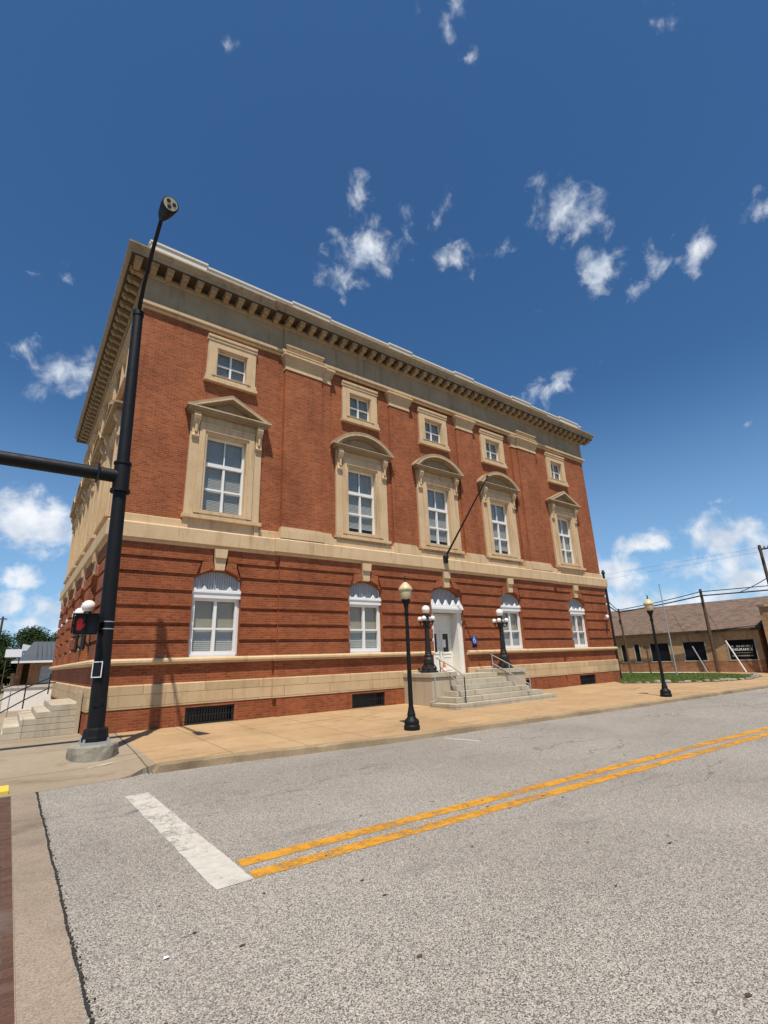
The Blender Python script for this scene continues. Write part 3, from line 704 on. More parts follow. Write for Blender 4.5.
def big_window(kind):
    m = MB(); y0, y1 = .10, .19
    frame_rect(m, -.72, .72, 6.70, 9.54, .075, y0, y1); m.box(-.66, .66, y0-.02, y1, 8.42, 8.55); m.box(-.04, .04, y0, y1, 6.77, 8.42)
    m.box(-.645, -.04, y0+.01, y1, 7.54, 7.61); m.box(.04, .645, y0+.01, y1, 7.54, 7.61); m.box(-.018, .018, y0+.03, y1, 8.55, 9.47)
    w = m.build('window', M['white'], B)
    MB().add([(-.68, .20, 6.72), (.68, .20, 6.72), (.68, .20, 9.52), (-.68, .20, 9.52)], [(0, 1, 2, 3)]).build('glass', M['glass'], w)
    m = MB(); blinds(m, -.68, .68, 6.98 if kind == 'arch' else 6.86, 9.5, .225); m.build('blind', M['blind_pale'], w)
    m = MB()
    m.plate([[(-1.3, 6.52), (1.3, 6.52), (1.3, 10.22), (-1.3, 10.22)], opening(0, .98, 6.58, 9.88)], -.10, 0)
    m.plate([[(-1.0, 6.60), (1.0, 6.60), (1.0, 9.86), (-1.0, 9.86)], opening(0, .80, 6.72, 9.64)], -.16, .0)
    m.plate([opening(0, .82, 6.70, 9.66), opening(0, .72, 6.701, 9.54)], -.12, .13)
    m.box(-1.0, 1.0, -.085, 0, 9.88, 10.22); m.box(-1.0, 1.0, -.19, 0, 9.86, 9.93)
    m.box(-1.22, 1.22, -.075, 0, 5.90, 6.40); m.box(-1.3, -1.14, -.13, 0, 6.02, 6.40); m.box(1.14, 1.3, -.13, 0, 6.02, 6.40)
    m.build('stone_surround', M['stone'], w)
    m = MB(); m.box(-1.36, 1.36, -.22, .12, 6.40, 6.52); m.box(-.81, .81, -.14, .12, 6.52, 6.703); m.build('sill', M['stone'], w)
    for s in (-1, 1):
        m = MB(); m.prism_x([(-.10, 9.30), (-.17, 9.30), (-.20, 9.36), (-.16, 9.46), (-.15, 9.62), (-.19, 9.80), (-.30, 9.95), (-.34, 10.08), (-.30, 10.22), (-.10, 10.22)], s*1.15-.11, s*1.15+.11)
        m.box(s*1.15-.035, s*1.15+.035, -.235, -.1, 9.5, 9.86)
        m.build('console', M['stone'], w)
    m = MB()
    m.box(-1.36, 1.36, -.30, 0, 10.22, 10.28); m.box(-1.48, 1.48, -.385, 0, 10.28, 10.36)
    if kind == 'tri':
        out = [(-1.54, 10.362), (1.54, 10.362), (1.54, 10.44), (0, 11.17), (-1.54, 10.44)]; inn = [(-1.20, 10.40), (1.20, 10.40), (0, 10.965)]; in2 = [(-1.08, 10.42), (1.08, 10.42), (0, 10.92)]
    else:
        out = [(-1.58, 10.362), (1.58, 10.362)]+seg_arc(1.58, 10.42, .76, 22); inn = [(-1.25, 10.40), (1.25, 10.40)]+seg_arc(1.25, 10.42, .56, 22); in2 = [(-1.12, 10.42), (1.12, 10.42)]+seg_arc(1.12, 10.44, .48, 22)
    m.plate([out, inn], -.40, 0); m.plate([inn, in2], -.26, 0); m.plate([[(-1.2, 10.37)]+[(1.2, 10.37)]+inn[2:]], -.10, 0)
    m.build('pediment', M['stone_top'], w)  # shade-darkened stone, so the pediment reads darker than the surround
    m = MB(); k = [(x*.90, 10.40+(z-10.40)*.84 if z > 10.41 else z+.012) for x, z in out] if kind == 'arch' else [(-1.40, 10.40), (1.40, 10.40), (0, 11.055)]
    q = [(x*.86, 10.40+(z-10.40)*.77 if z > 10.41 else z+.03) for x, z in out] if kind == 'arch' else [(-1.26, 10.41), (1.26, 10.41), (0, 11.0)]
    m.plate([k, q], -.425, -.395); m.box(-1.54, 1.54, -.425, -.0, 10.3625, 10.392); m.build('pediment_lit_moulding', M['stone'], w)  # lip in paler stone paints the sunlit edge lines
    return w
def low_window():
    m = MB(); y0, y1 = .06, .15
    frame_rect(m, -.745, .745, 2.04, 3.80, .09, y0, y1); m.box(-.05, .05, y0, y1, 2.13, 3.71); m.box(-.655, -.05, y0+.01, y1, 2.80, 2.86); m.box(.05, .655, y0+.01, y1, 2.80, 2.86)
    m.box(-.80, -.745, y0+.02, y1+.1, 2.0, 4.42); m.box(.745, .80, y0+.02, y1+.1, 2.0, 4.42); m.box(-.745, .745, y0-.02, y1+.1, 1.93, 2.04)
    w = m.build('window', M['white'], B)
    MB().add([(-.7, .16, 2.06), (.7, .16, 2.06), (.7, .16, 3.78), (-.7, .16, 3.78)], [(0, 1, 2, 3)]).build('glass', M['glass'], w)
    m = MB(); m.box(-.80, .80, -.03, .2, 3.80, 4.0); m.box(-.80, .80, -.06, .2, 3.97, 4.03)
    for c in (-.72, -.42, .0, .42, .72):
        hh = .17 if abs(c) in (.42,) else .10
        m.plate([[(c-.12, 4.03), (c+.12, 4.03), (c+.05, 4.03+hh*.6), (c, 4.03+hh), (c-.05, 4.03+hh*.6)]], -.05, .03)
    m.box(-.78, .78, -.04, .05, 4.03, 4.075)
    m.build('lintel', M['white'], w)
    m = MB()
    m.plate([[(-.80, 4.0), (.80, 4.0)]+seg_arc(.80, 4.38, .315, 14)], .10, .24)
    for i in range(19):
        x = -.76+i*.08; zt = 4.38+.30*(1-(x/.8)**2); m.box(x, x+.042, .07, .10, 4.0, zt)
    m.build('fluted_panel', M['panel'], w)
    m = MB(); blinds(m, -.69, .69, 2.06, 2.82, .19, .06); m.build('blind', M['blind_pale'], w)
    m = MB(); m.box(-.69, .69, .215, .22, 2.8, 3.76); m.build('shade', M['blind'], w)
    return w
def keystone():
    m = MB(); m.plate([[(-.155, 4.72), (.155, 4.72), (.225, 5.44), (-.225, 5.44)]], -.17, .0); m.plate([[(-.19, 5.12), (.19, 5.12), (.215, 5.42), (-.215, 5.42)]], -.24, -.16)
    return m.build('keystone', M['stone'], B)
def grille():
    m = MB(); frame_rect(m, -.74, .74, .02, .49, .035, -.09, -.05)
    for i in range(17): x = -.68+i*.085; m.box(x-.011, x+.011, -.08, -.06, .05, .46)
    m.box(-.7, .7, -.085, -.055, .25, .27)
    g_ = m.build('basement_window', M['iron_grille'], B); MB().box(-.745, .745, .12, .16, -.02, .5).build('glass', M['darkglass'], g_)
    return g_
SW, BT, BA, LW, KS, GR = small_window(), big_window('tri'), big_window('arch'), low_window(), keystone(), grille()
used = set()
def inst(o, face, c, push=0.):
    mt = Mloc(face) @ Matrix.Translation((c, -push, 0))
    q = o if o.name not in used else copy_tree(o, B)
    used.add(o.name); q.matrix_local = mt; return q
for i, c in enumerate(FRONT):
    mid = RP if 0 < i < 4 else 0
    inst(SW, 'front', c); inst(BT if i in (0, 4) else BA, 'front', c); inst(KS, 'front', c, mid)
    if i != 2: inst(LW, 'front', c, mid*.5); inst(GR, 'front', c, mid)
for i, c in enumerate(LEFT):
    inst(SW, 'left', c); inst(BT if i in (0, 4) else BA, 'left', c); inst(KS, 'left', c)
    if i: inst(LW, 'left', c); inst(GR, 'left', c)
# ---------- entrance doors
def entrance(c, face, zb):
    Mm = Mloc(face) @ Matrix.Translation((c, 0, 0)); DP = .62
    m = MB(Mm); m.box(-.93, -.74, .02, DP, zb, 3.62); m.box(.74, .93, .02, DP, zb, 3.62); m.box(-.98, -.93, -.02, .3, zb, 4.34); m.box(.93, .98, -.02, .3, zb, 4.34)
    m.box(-.74, .74, .45, DP, 3.0, 3.62); m.box(-.7, .7, .44, .46, 3.06, 3.08); m.box(-.70, .70, .435, .46, 3.5, 3.54)
    f = m.build('door_frame', M['door'], B)
    if face != 'front': f.matrix_local = Matrix.Translation((.45, 0, 0))
    Ml = Mm if face == 'front' else Mm @ Matrix.Translation((0, .36, 0)); m = MB(Ml); m.box(-.975, .975, -.10, .25, 3.62, 3.74); m.box(-.978, .978, -.20, .25, 3.74, 3.83); m.box(-.978, .978, -.16, .25, 3.83, 3.94)
    for x in (-.82, -.45, .0, .45, .82): m.plate([[(x-.13, 3.94), (x+.13, 3.94), (x+.05, 4.06), (x, 4.17), (x-.05, 4.06)]], -.14, -.02)
    m.build('lintel', M['white'], f)
    m = MB(Mm); m.plate([[(-.97, 3.9), (.97, 3.9)]+seg_arc(.97, DSPR, DRISE-.006, 14)], .2, .28)
    for i in range(23): x = -.93+i*.08; m.box(x, x+.042, .165, .2, 3.94, DSPR+(DRISE-.03)*(1-(x/1.0)**2))
    m.build('fluted_panel', M['panel'], f)
    for s in (-1, 1):
        x0, x1 = (s*.01, s*.735); a, b = sorted((x0, x1))
        m = MB(Mm); m.plate([opening((a+b)/2, (b-a)/2, zb+.02, 3.0), opening((a+b)/2-.02*s, .17, 1.92, 2.72)], .48, .54); frame_rect(m, a+.1, b-.1, zb+.15, 1.72, .03, .465, .48); frame_rect(m, a+.09, b-.09, 1.84, 2.80, .035, .46, .48)
        d = m.build('door', M['door'], B); cx = (a+b)/2
        MB(Mm).box(cx-.2, cx+.2, .505, .515, 1.9, 2.75).build('glass', M['darkglass'], d)
        m = MB(Mm); m.tube((s*.09, .42, 1.85), (s*.09, .42, 2.1), .014); m.tube((s*.09, .42, 1.87), (s*.09, .48, 1.87), .01); m.tube((s*.09, .42, 2.08), (s*.09, .48, 2.08), .01); m.build('handle', M['steel'], d)
        if face == 'front' and s == 1: MB(Mm).box(cx-.2, cx-.03, .472, .478, 2.12, 2.46).build('paper_notice', M['signwhite'], d)
entrance(0., 'front', 1.0); entrance(LEFT[0], 'left', 1.0)
# downpipe mast and camera on the right corner
m = MB(); m.tube((12.98, -.12, 3.62), (12.98, -.34, 3.60), .025); m.build('camera_bracket', M['white'], B)
m = MB(); m.tube((12.98, -.30, 3.70), (12.72, -.46, 3.62), .075, .06); m.ball((12.98, -.30, 3.70), .10); o = m.build('security_camera', M['white'], B, True)

# ---------------------------------------------------------------- entrance steps, cheeks, lamps, rails
ST = thing('entrance_steps', 'grey stone front steps rising between two blocks that carry globe lamps', 'steps', (0, -1.6, 0))
def sub(o, parent):                      # keep world coordinates when parenting to a placed empty
    o.parent = parent; o.matrix_parent_inverse = Matrix.Translation(parent.location).inverted() if parent.rotation_euler.z == 0 else parent.matrix_basis.inverted(); return o
NS = 6
for i in range(NS):
    y = -3.25+.36*i; hw = (2.88, 2.50, 2.12, 1.74, 1.448, 1.448)[i]; z0 = -.12 if i == 0 else -.08+.18*i+.002
    m = MB(); m.box(-hw, hw, y, -.35 if i == NS-1 else (-1.905 if i < 4 and y < -1.92 else -.5), z0, -.08+.18*(i+1))
    sub(m.build('step', M['step'], bevel=.014), ST)
sub(MB().box(-1.447, 1.447, -1.90, -.36, -.1, .80).build('stair_core', M['step']), ST)
sub(MB().box(-1.30, 1.30, -.349, .60, .70, .995).build('landing', M['step']), ST)
for s in (-1, 1):
    m = MB(); m.box(s*1.45, s*2.72, -1.9, -.21, -.15, .96); c = sub(m.build('cheek_block', M['plain_block'], bevel=.015), ST)
    m = MB(); m.box(s*1.42, s*2.76, -1.95, -.21, .962, 1.13); m.build('cap_slab', M['step'], c, bevel=.02)
LT = thing('side_entrance_steps', 'grey stone side steps left of the brick building with stepped ends', 'steps', (-14.4, 2.4, 0))
for i in range(5):
    x0 = -15.38+.0+(0, .02, .36, .70, 1.02)[i]
    sub(MB().box(x0, -13.68+.01*i, .72+.015*i, 4.5, -.1 if i == 0 else .157*i+.002, .157*(i+1)).build('step', M['step'], bevel=.012), LT)
sub(MB().box(-13.76, -13.66, .69, 1.0, -.1, 1.1).build('end_block', M['plain_block']), LT)
def globe_lamp(loc, label, H=2.62):
    t = thing('five_globe_lamp', label, 'lamp post', loc, 'five globe lamps beside the entrances')
    m = MB(); m.lathe([(.27, 0), (.27, .07), (.23, .10), (.235, .16), (.19, .2)], n=8); m.box(-.25, .25, -.25, .25, 0, .06); m.lathe([(.19, .2), (.17, .30), (.20, .36), (.20, .50), (.15, .58), (.16, .66), (.12, .72)], n=16)
    for k in range(4):
        a = k*math.pi/2+.78; m.path([(.24*math.cos(a), .24*math.sin(a), .06), (.27*math.cos(a), .27*math.sin(a), .16), (.18*math.cos(a), .18*math.sin(a), .34)], [.05, .045, .02], 6)
    m.build('base', M['bronze'], t)
    m = MB(); m.lathe([(.115, .72), (.118, .9), (.10, 1.3), (.088, 1.78)], n=24, flute=.10); m.lathe([(.12, .70), (.14, .74), (.12, .80)], n=16); m.lathe([(.09, 1.76), (.13, 1.80), (.13, 1.86), (.17, 1.96), (.10, 2.02), (.08, 2.1), (.11, 2.17), (.10, 2.24), (.05, 2.28)], n=16); m.build('column', M['bronze'], t, True)
    for k in range(4):
        a = k*math.pi/2+.5; c, s = math.cos(a), math.sin(a)
        m = MB(); m.path([(.08*c, .08*s, 1.84), (.16*c, .16*s, 1.78), (.25*c, .25*s, 1.82), (.275*c, .275*s, 1.92)], .026, 8); m.path([(.1*c, .1*s, 1.98), (.18*c, .18*s, 1.92), (.26*c, .26*s, 1.93)], .016, 6); m.lathe([(.03, 0), (.065, .03), (.055, .07)], (.275*c, .275*s, 1.92), 12)
        arm = m.build('arm', M['bronze'], t); MB().ball((.275*c, .275*s, 2.065), .098).build('globe', M['globe'], arm, True)
    MB().ball((0, 0, H-.19), .165).build('globe', M['globe'], t, True)
    return t
GL = globe_lamp((-2.22, -1.22, 1.13), 'dark five globe lamp post on the stone block left of the front steps')
for loc, lab in (((2.24, -1.22, 1.13), 'dark five globe lamp post on the stone block right of the front steps'),):

    o = copy_tree(GL); o.location = loc; o['label'] = lab
def wall_lamp(y, label):
    t = thing('wall_lamp', label, 'wall lamp', (-13.62, y, 2.55), 'globe wall lamps at the side entrance'); m = MB(); m.box(-.02, .06, -.09, .09, -.35, .45); m.path([(0, 0, -.2), (-.12, 0, -.05), (-.15, 0, .2)], .03, 8); m.path([(0, 0, .3), (-.10, 0, .22), (-.15, 0, .1)], .022, 8); m.build('bracket', M['bronze'], t)
    m = MB(); m.lathe([(.02, -.3), (.05, -.2), (.04, 0), (.06, .3), (.05, .6), (.09, .68), (.13, .78), (.10, .84)], (-.15, 0, 0), 16); m.build('stem', M['bronze'], t, True)
    MB().ball((-.15, 0, 1.0), .19).build('globe', M['globe'], t, True)
wall_lamp(1.22, 'white globe wall lamp on a dark bracket, the one nearer the street corner'); wall_lamp(3.42, 'white globe wall lamp on a dark bracket, the farther one, half behind the pedestrian signal')
def rail(name, label, posts, rails, grp, mats=('steel', 'steel')):
    t = thing(name, label, 'handrail', posts[0][0], grp)
    for a, b in posts: sub(MB().tube(a, b, .019).build('post', M[mats[1]]), t)
    for pts in rails: sub(MB().path(pts, .019).build('rail', M[mats[0]], None, True), t)
    return t
rx = 1.42
rail('handrail', 'pale steel double handrail down the right side of the front steps', [((rx, -1.25, .98), (rx, -1.25, 1.72)), ((rx, -2.15, .46), (rx, -2.15, 1.32)), ((rx, -3.12, -.02), (rx, -3.12, .86))],
     [[(rx, -1.2, 1.74), (rx, -2.15, 1.33), (rx, -3.15, .89)], [(rx, -1.25, 1.36), (rx, -2.15, .96), (rx, -3.12, .52)]], 'handrails at the front steps')
rail('handrail', 'steel handrail down the left side of the front steps with a black foot post', [((-1.62, -1.2, .98), (-1.62, -1.2, 1.62)), ((-2.18, -3.05, .09), (-2.18, -3.05, .98))],
     [[(-1.62, -1.0, 1.66), (-1.9, -2.1, 1.36), (-2.18, -3.07, 1.0)], [(-1.62, -1.2, 1.3), (-1.9, -2.1, .98), (-2.18, -3.05, .62)]], 'handrails at the front steps', ('steel', 'black'))
rail('handrail', 'thin steel handrail climbing the far side of the side steps', [((-15.55, 3.4, -.02), (-15.55, 3.4, .86)), ((-14.95, 3.4, .61), (-14.95, 3.4, 1.38)), ((-14.35, 3.4, 1.0), (-14.35, 3.4, 1.62))],
     [[(-15.9, 3.4, .68), (-15.0, 3.4, 1.2), (-14.3, 3.4, 1.52)], [(-15.55, 3.4, .5), (-14.95, 3.4, .86), (-14.35, 3.4, 1.18)]], 'handrails at the side steps', ('bronze', 'bronze'))
rail('handrail', 'dark handrail along the far ramp left of the building', [((-16.6, 6.2, -.05), (-16.6, 6.2, .86)), ((-15.3, 6.2, -.05), (-15.3, 6.2, 1.2))],
     [[(-17.2, 6.2, .8), (-16.5, 6.2, .9), (-15.3, 6.2, 1.26), (-14.0, 6.2, 1.3)]], 'handrails at the side steps', ('black', 'steel'))
# conduit on the left block
m = MB(); m.path([(-2.60, -1.93, 1.0), (-2.62, -1.97, .8), (-2.62, -1.97, .3), (-2.66, -1.99, .18), (-2.95, -1.99, .12)], .022); tag(m.build('conduit_pipe', M['steel'], None, True), 'thin grey conduit pipe bending down the corner of the left lamp block', 'pipe')
t = thing('traffic_cone', 'small orange and white traffic cone by the front door', 'cone', (-.98, -.75, 1.01))
m = MB(); m.box(-.15, .15, -.15, .15, 0, .03); m.lathe([(.12, .03), (.10, .14)]); m.lathe([(.078, .27), (.03, .52)]); m.build('body', M['orange'], t); MB().lathe([(.10, .14), (.078, .27)]).build('reflective_band', M['signwhite'], t)
# flagpole from the belt course
t = thing('flagpole', 'dark bare flagpole slanting up from a bracket over the front door', 'flagpole', (-.1, -.33, 6.02))
m = MB(); m.tube((-.1, -.34, 6.02), (-.1, -3.3, 9.02), .05, .026); sub(m.build('pole', M['bronze'], None, True), t)
m = MB(); m.ball((-.1, -3.32, 9.05), .055); sub(m.build('finial', M['bronze']), t)
m = MB(); m.ball((-.1, -.42, 6.08), .13); m.box(-.2, 0, -.45, -.32, 5.80, 6.12); sub(m.build('bracket', M['bronze']), t)
# blue access sign
def text_mesh(name, body, size, mat, mtx, parent=None, bold=0.):
    c = bpy.data.curves.new(name, 'FONT'); c.body = body; c.size = size; c.align_x = 'CENTER'; c.align_y = 'CENTER'; c.extrude = .003; c.offset = bold
    o = bpy.data.objects.new(name, c); COL.objects.link(o); dg = bpy.context.evaluated_depsgraph_get(); me = bpy.data.meshes.new_from_object(o.evaluated_get(dg))
    bpy.data.objects.remove(o); me.materials.clear(); me.materials.append(mat); q = bpy.data.objects.new(name, me); COL.objects.link(q); me.transform(mtx)
    if parent: q.parent = parent
    return q
t = thing('access_sign', 'small blue wheelchair access sign on the brick right of the front door', 'sign', (1.50, -.21, 2.33))
MB().box(-.17, .17, -.012, .0, -.12, .24).build('sign_plate', M['bluesign'], t)
m = MB(); m.ball((-.02, -.016, .185), .024, 8, 1); m.path([(-.02, -.016, .15), (-.02, -.016, .06), (.05, -.016, .06), (.085, -.016, -.02)], .013, 6); m.path([(-.02, -.016, .11), (.045, -.016, .11)], .011, 6)
m.path([(x, -.016, z) for x, z in arc(.0, .03, .075, 2.1, 5.9, 14)], .010, 6); m.build('wheelchair_symbol', M['signwhite'], t)
MB().box(-.14, .14, -.012, 0, -.24, -.135).build('arrow_plate', M['void'], t)
# ---------------------------------------------------------------- street lamps along the kerb
def street_lamp(loc, label):
    t = thing('street_lamp', label, 'street lamp', loc, 'black acorn street lamps along the sidewalk')
    m = MB(); m.lathe([(.20, 0), (.215, .03), (.215, .10), (.19, .13), (.205, .18), (.19, .24), (.12, .30), (.105, .36), (.115, .38), (.10, .42), (.07, .56), (.064, .60)], n=24); m.build('base', M['black'], t, True)
    m = MB(); m.lathe([(.064, .55), (.058, 1.6), (.046, 3.0), (.046, 3.06)], n=20); m.lathe([(.06, 3.0), (.07, 3.03), (.06, 3.08)], n=20); m.lathe([(.05, 3.06), (.055, 3.12), (.05, 3.16), (.075, 3.27), (.125, 3.38), (.135, 3.41), (.12, 3.43)], n=20); m.build('pole', M['black'], t, True)
    m = MB(); m.lathe([(.115, 3.42), (.15, 3.50), (.168, 3.60), (.17, 3.68), (.165, 3.70)], n=24); m.build('lantern', M['lantern'], t, True)
    m = MB(); m.lathe([(.20, 3.69), (.205, 3.715), (.17, 3.78), (.11, 3.85), (.06, 3.90), (.035, 3.92)], n=24); m.build('lantern_cap', M['lantern'], t, True)
    m = MB(); m.lathe([(.035, 3.92), (.045, 3.95), (.02, 3.98), (.028, 4.02), (.006, 4.10)], n=12); m.build('finial', M['bronze'], t, True)
    return t
SL = street_lamp((-6.62, -5.40, -.132), 'black acorn street lamp at the kerb in front of the left part of the facade')
o = copy_tree(SL); o.location = (6.10, -6.10, -.15); o['label'] = 'black acorn street lamp at the kerb beyond the building, in front of the lawn'
# ---------------------------------------------------------------- traffic signal pole
PB = Vector((-13.74, -3.30, -.08)); PT = Vector((-14.0, -3.31, 11.08))
def pz(z): return PB.lerp(PT, (z-PB.z)/(PT.z-PB.z))
t = thing('signal_pole', 'tall black traffic signal pole with a mast arm and a curved light arm', 'signal pole', PB)
def P(m, name, mat, smooth=False, parent=None):
    o = m.build(name, mat, None, smooth); return sub(o, parent or t)
m = MB(); rr = random.Random(4); n = 22
m.lathe([(.49, -.08), (.485, .10), (.47, .205), (.44, .235)], (PB.x-.0, PB.y+.03, PB.z), n); m.v = [(x+rr.uniform(-.014, .014), y+rr.uniform(-.014, .014), z) for x, y, z in m.v]
P(m, 'concrete_foundation', M['found'])
m = MB(); a = PB+Vector((0, 0, .235)); m.box(a.x-.27, a.x+.27, a.y-.27, a.y+.27, a.z, a.z+.05)
for i in (-1, 1):
    for j in (-1, 1): m.tube((a.x+i*.225, a.y+j*.225, a.z), (a.x+i*.225, a.y+j*.225, a.z+.12), .025, n=6)
P(m, 'base_plate', M['steel'])
m = MB(); m.lathe([(.262, .285), (.262, .36), (.25, .40), (.235, .53), (.18, .56)], PB, 8); P(m, 'base_cover', M['black'])
m = MB(); m.path([pz(z) for z in (.45, 3, 6, 9, 11.08)], [.172, .162, .150, .138, .125], 28); P(m, 'pole', M['black'], True)
m = MB(); m.tube(pz(11.02), pz(11.16), .142, .142, 24); m.tube(pz(11.16), pz(11.22), .12, .06, 24); P(m, 'pole_cap', M['black'], True)
m = MB(); m.tube(pz(5.90), pz(6.62), .19, .185, 28); m.tube(pz(5.86), pz(5.93), .225, .225, 28); m.tube(pz(6.59), pz(6.65), .205, .205, 28)
c = pz(6.27); m.tube((c.x, c.y, c.z), (c.x-.5, c.y, c.z+.0), .165, .165, 20); m.box(c.x-.54, c.x-.5, c.y-.19, c.y+.19, c.z-.19, c.z+.19); P(m, 'arm_clamp', M['black'], True)
m = MB(); m.path([(c.x-.5, c.y, c.z), (c.x-3, c.y-.02, c.z-.03), (c.x-6.5, c.y-.06, c.z+.06), (c.x-9, c.y-.08, c.z+.12)], [.162, .155, .135, .115], 24); P(m, 'mast_arm', M['black'], True)
m = MB(); m.path([pz(11.1), pz(11.2)+Vector((0, -.12, .12)), (-14.03, -3.95, 11.6), (-14.06, -5.0, 11.86), (-14.09, -6.1, 11.94)], [.056, .054, .05, .046, .044], 14); P(m, 'light_arm', M['black'], True)
hp = Vector((-14.09, -6.05, 11.94)); ax = Vector((.10, -.97, -.20)).normalized()
m = MB(); m.lathe([(.05, -.05), (.085, .03), (.13, .20), (.165, .42), (.18, .58), (.18, .64), (.155, .645)], hp, 28, axis=ax); lum = P(m, 'luminaire', M['black'], True)
m = MB(); m.lathe([(.155, .635), (.155, .652)], hp, 28, axis=ax); o = m.build('lens_plate', M['ledlens'], lum); 
e1 = ax.orthogonal().normalized(); e2 = ax.cross(e1)
for k in range(3):
    an = k*2.094+.5; q = hp+ax*.648+e1*(.078*math.cos(an))+e2*(.078*math.sin(an)); mm = MB(); mm.lathe([(.046, 0), (.046, .012), (.03, .014)], q, 14, axis=ax); mm.build('led_module', M['bronze'], lum)
for z in (2.56, 2.72):
    m = MB(); r = .170; cpt = pz(z); m.lathe([(r-.012, -.012), (r, -.012), (r, .012), (r-.012, .012)], cpt, 28); P(m, 'steel_strap', M['steel'], True)
m = MB(); q = pz(3.0); m.lathe([(.10, 0), (.10, .02)], q+Vector((.02, -.155, -2.0)), 14, axis=(0, -1, 0)); P(m, 'hand_hole_cover', M['black'])
# pedestrian signal with the red hand
q = pz(2.62); t = thing('pedestrian_signal', 'black pedestrian signal showing a red hand strapped to the signal pole', 'signal', (q.x-.41, q.y-.12, 2.64))
Mx = Matrix.Rotation(R(-10), 4, 'Z') @ Matrix.Diagonal((.80, 1, .95, 1))
m = MB(Mx); m.box(-.29, .29, -.12, .12, -.22, .22); m.build('housing', M['black'], t, bevel=.02)
for zb in (-.09, .09): MB(Mx).box(.27, .42, -.03, .03, zb-.02, zb+.02).build('bracket', M['black'], t)
m = MB(Mx); m.box(-.31, .31, -.36, -.12, .215, .235); m.box(-.31, -.295, -.30, -.12, -.2, .215); m.box(.295, .31, -.30, -.12, -.2, .215); m.box(-.006, .006, -.26, -.12, -.2, .215); m.build('visor', M['black'], t)
MB(Mx).box(-.27, .27, -.125, -.119, -.2, .2).build('lens', M['signal_dark'], t)
m = MB(Mx); hx = -.14
m.plate([[(hx-.065, -.13), (hx+.05, -.13), (hx+.065, .0), (hx-.075, .0)]], -.135, -.126)
for i, h in enumerate((.09, .135, .14, .115)): m.plate([[(hx-.075+i*.036, .002), (hx-.046+i*.036, .002), (hx-.048+i*.036, h), (hx-.073+i*.036, h)]], -.135, -.126)
m.plate([[(hx+.052, -.10), (hx+.066, -.02), (hx+.115, .03), (hx+.128, .01), (hx+.09, -.06)]], -.135, -.126)
m.build('red_hand', M['redlamp'], t)
q = pz(1.74); t = thing('push_button_sign', 'black push button sign with a white border on the signal pole', 'sign', (q.x-.10, q.y-.155, 1.68), rz=R(-34))
MB().box(-.115, .115, -.02, .0, -.175, .175).build('sign_plate', M['black'], t)
m = MB(); frame_rect(m, -.11, .11, -.17, .17, .019, -.024, -.0205); m.build('white_border', M['signwhite'], t)
# ---------------------------------------------------------------- right background: low shop building across the side street
SB = thing('low_shop_building', 'low tan brick shop building with a long brown shingle roof', 'building', (29, 3, -.08))
def Q(m, name, mat, parent=None, smooth=False): return sub(m.build(name, mat, None, smooth), parent or SB)
SX = 26.6; WIN = [(-3.2, -1.42, 'sign'), (.0, 1.63, ''), (2.62, 4.18, ''), (4.98, 5.50, ''), (6.05, 6.62, ''), (8.2, 9.8, ''), (11.5, 13.1, '')]
m = MB(Matrix(((0,1,0,SX),(-1,0,0,0),(0,0,1,0),(0,0,0,1))))
holes = [opening(-(a+b)/2, (b-a)/2, .82, 2.18) for a, b, k in WIN]
m.plate([[(-16, .78), (3.55, .78), (3.55, 2.98), (-16, 2.98)]]+holes, 0, .25); m.M = None
m.box(SX+.25, SX+9, -3.55, -3.30, -.3, 2.98); Q(m, 'wall', M['tanbrick'])
m = MB(); m.box(SX-.03, SX+.3, -3.55, 16, -.3, .779); Q(m, 'red_brick_base', M['redbrick2'])
m = MB(); m.box(SX+.6, SX+.7, -3.2, 16, 0, 2.9); Q(m, 'interior', M['void'])
m = MB()
a0, a1, b0, b1 = (SX-.20, 2.93), (SX+5.4, 5.45), 16.4, -3.75
m.add([(a0[0], b1, 2.86), (a0[0], b1, 2.98), (a1[0], b1, a1[1]), (a1[0]+5.5, b1, 2.98), (a0[0], b0, 2.86), (a0[0], b0, 2.98), (a1[0], b0, a1[1]+.12), (a1[0]+5.5, b0, 2.98)], [(0, 1, 2, 3), (7, 6, 5, 4), (0, 4, 5, 1), (1, 5, 6, 2), (2, 6, 7, 3), (3, 7, 4, 0)])
Q(m, 'roof', M['shingle'])
m = MB(); m.box(SX-.22, SX-.19, -3.75, 16.4, 2.80, 2.97); Q(m, 'fascia', M['bark'])
for a, b, k in WIN:
    m = MB(); m.box(SX-.05, SX+.12, a-.06, b+.06, .74, .815); m.box(SX-.02, SX+.12, a-.02, a+.05, .815, 2.18); m.box(SX-.02, SX+.12, b-.05, b+.02, .815, 2.18); w_ = Q(m, 'window', M['trimgrey'])
    m = MB(); m.box(SX+.08, SX+.10, a, b, .82, 2.18); g_ = Q(m, 'glass', M['darkglass'], SB); g_.parent = w_; g_.matrix_parent_inverse = Matrix.Identity(4)
t = thing('shop_window_sign', 'black shop window sign with white insurance lettering', 'sign', (SX+.05, -2.31, 1.5))
MB().box(-.01, .01, -.86, .86, -.66, .66).build('sign_panel', M['void'], t)
TX = Matrix.Translation((-.014, 0, 0)) @ Matrix(((0,0,-1,0),(-1,0,0,0),(0,1,0,0),(0,0,0,1)))
text_mesh('lettering', 'INSURANCE', .24, M['signwhite'], Matrix.Translation((0, 0, .0)) @ TX, t, .006)
m = MB(); rr = random.Random(8)
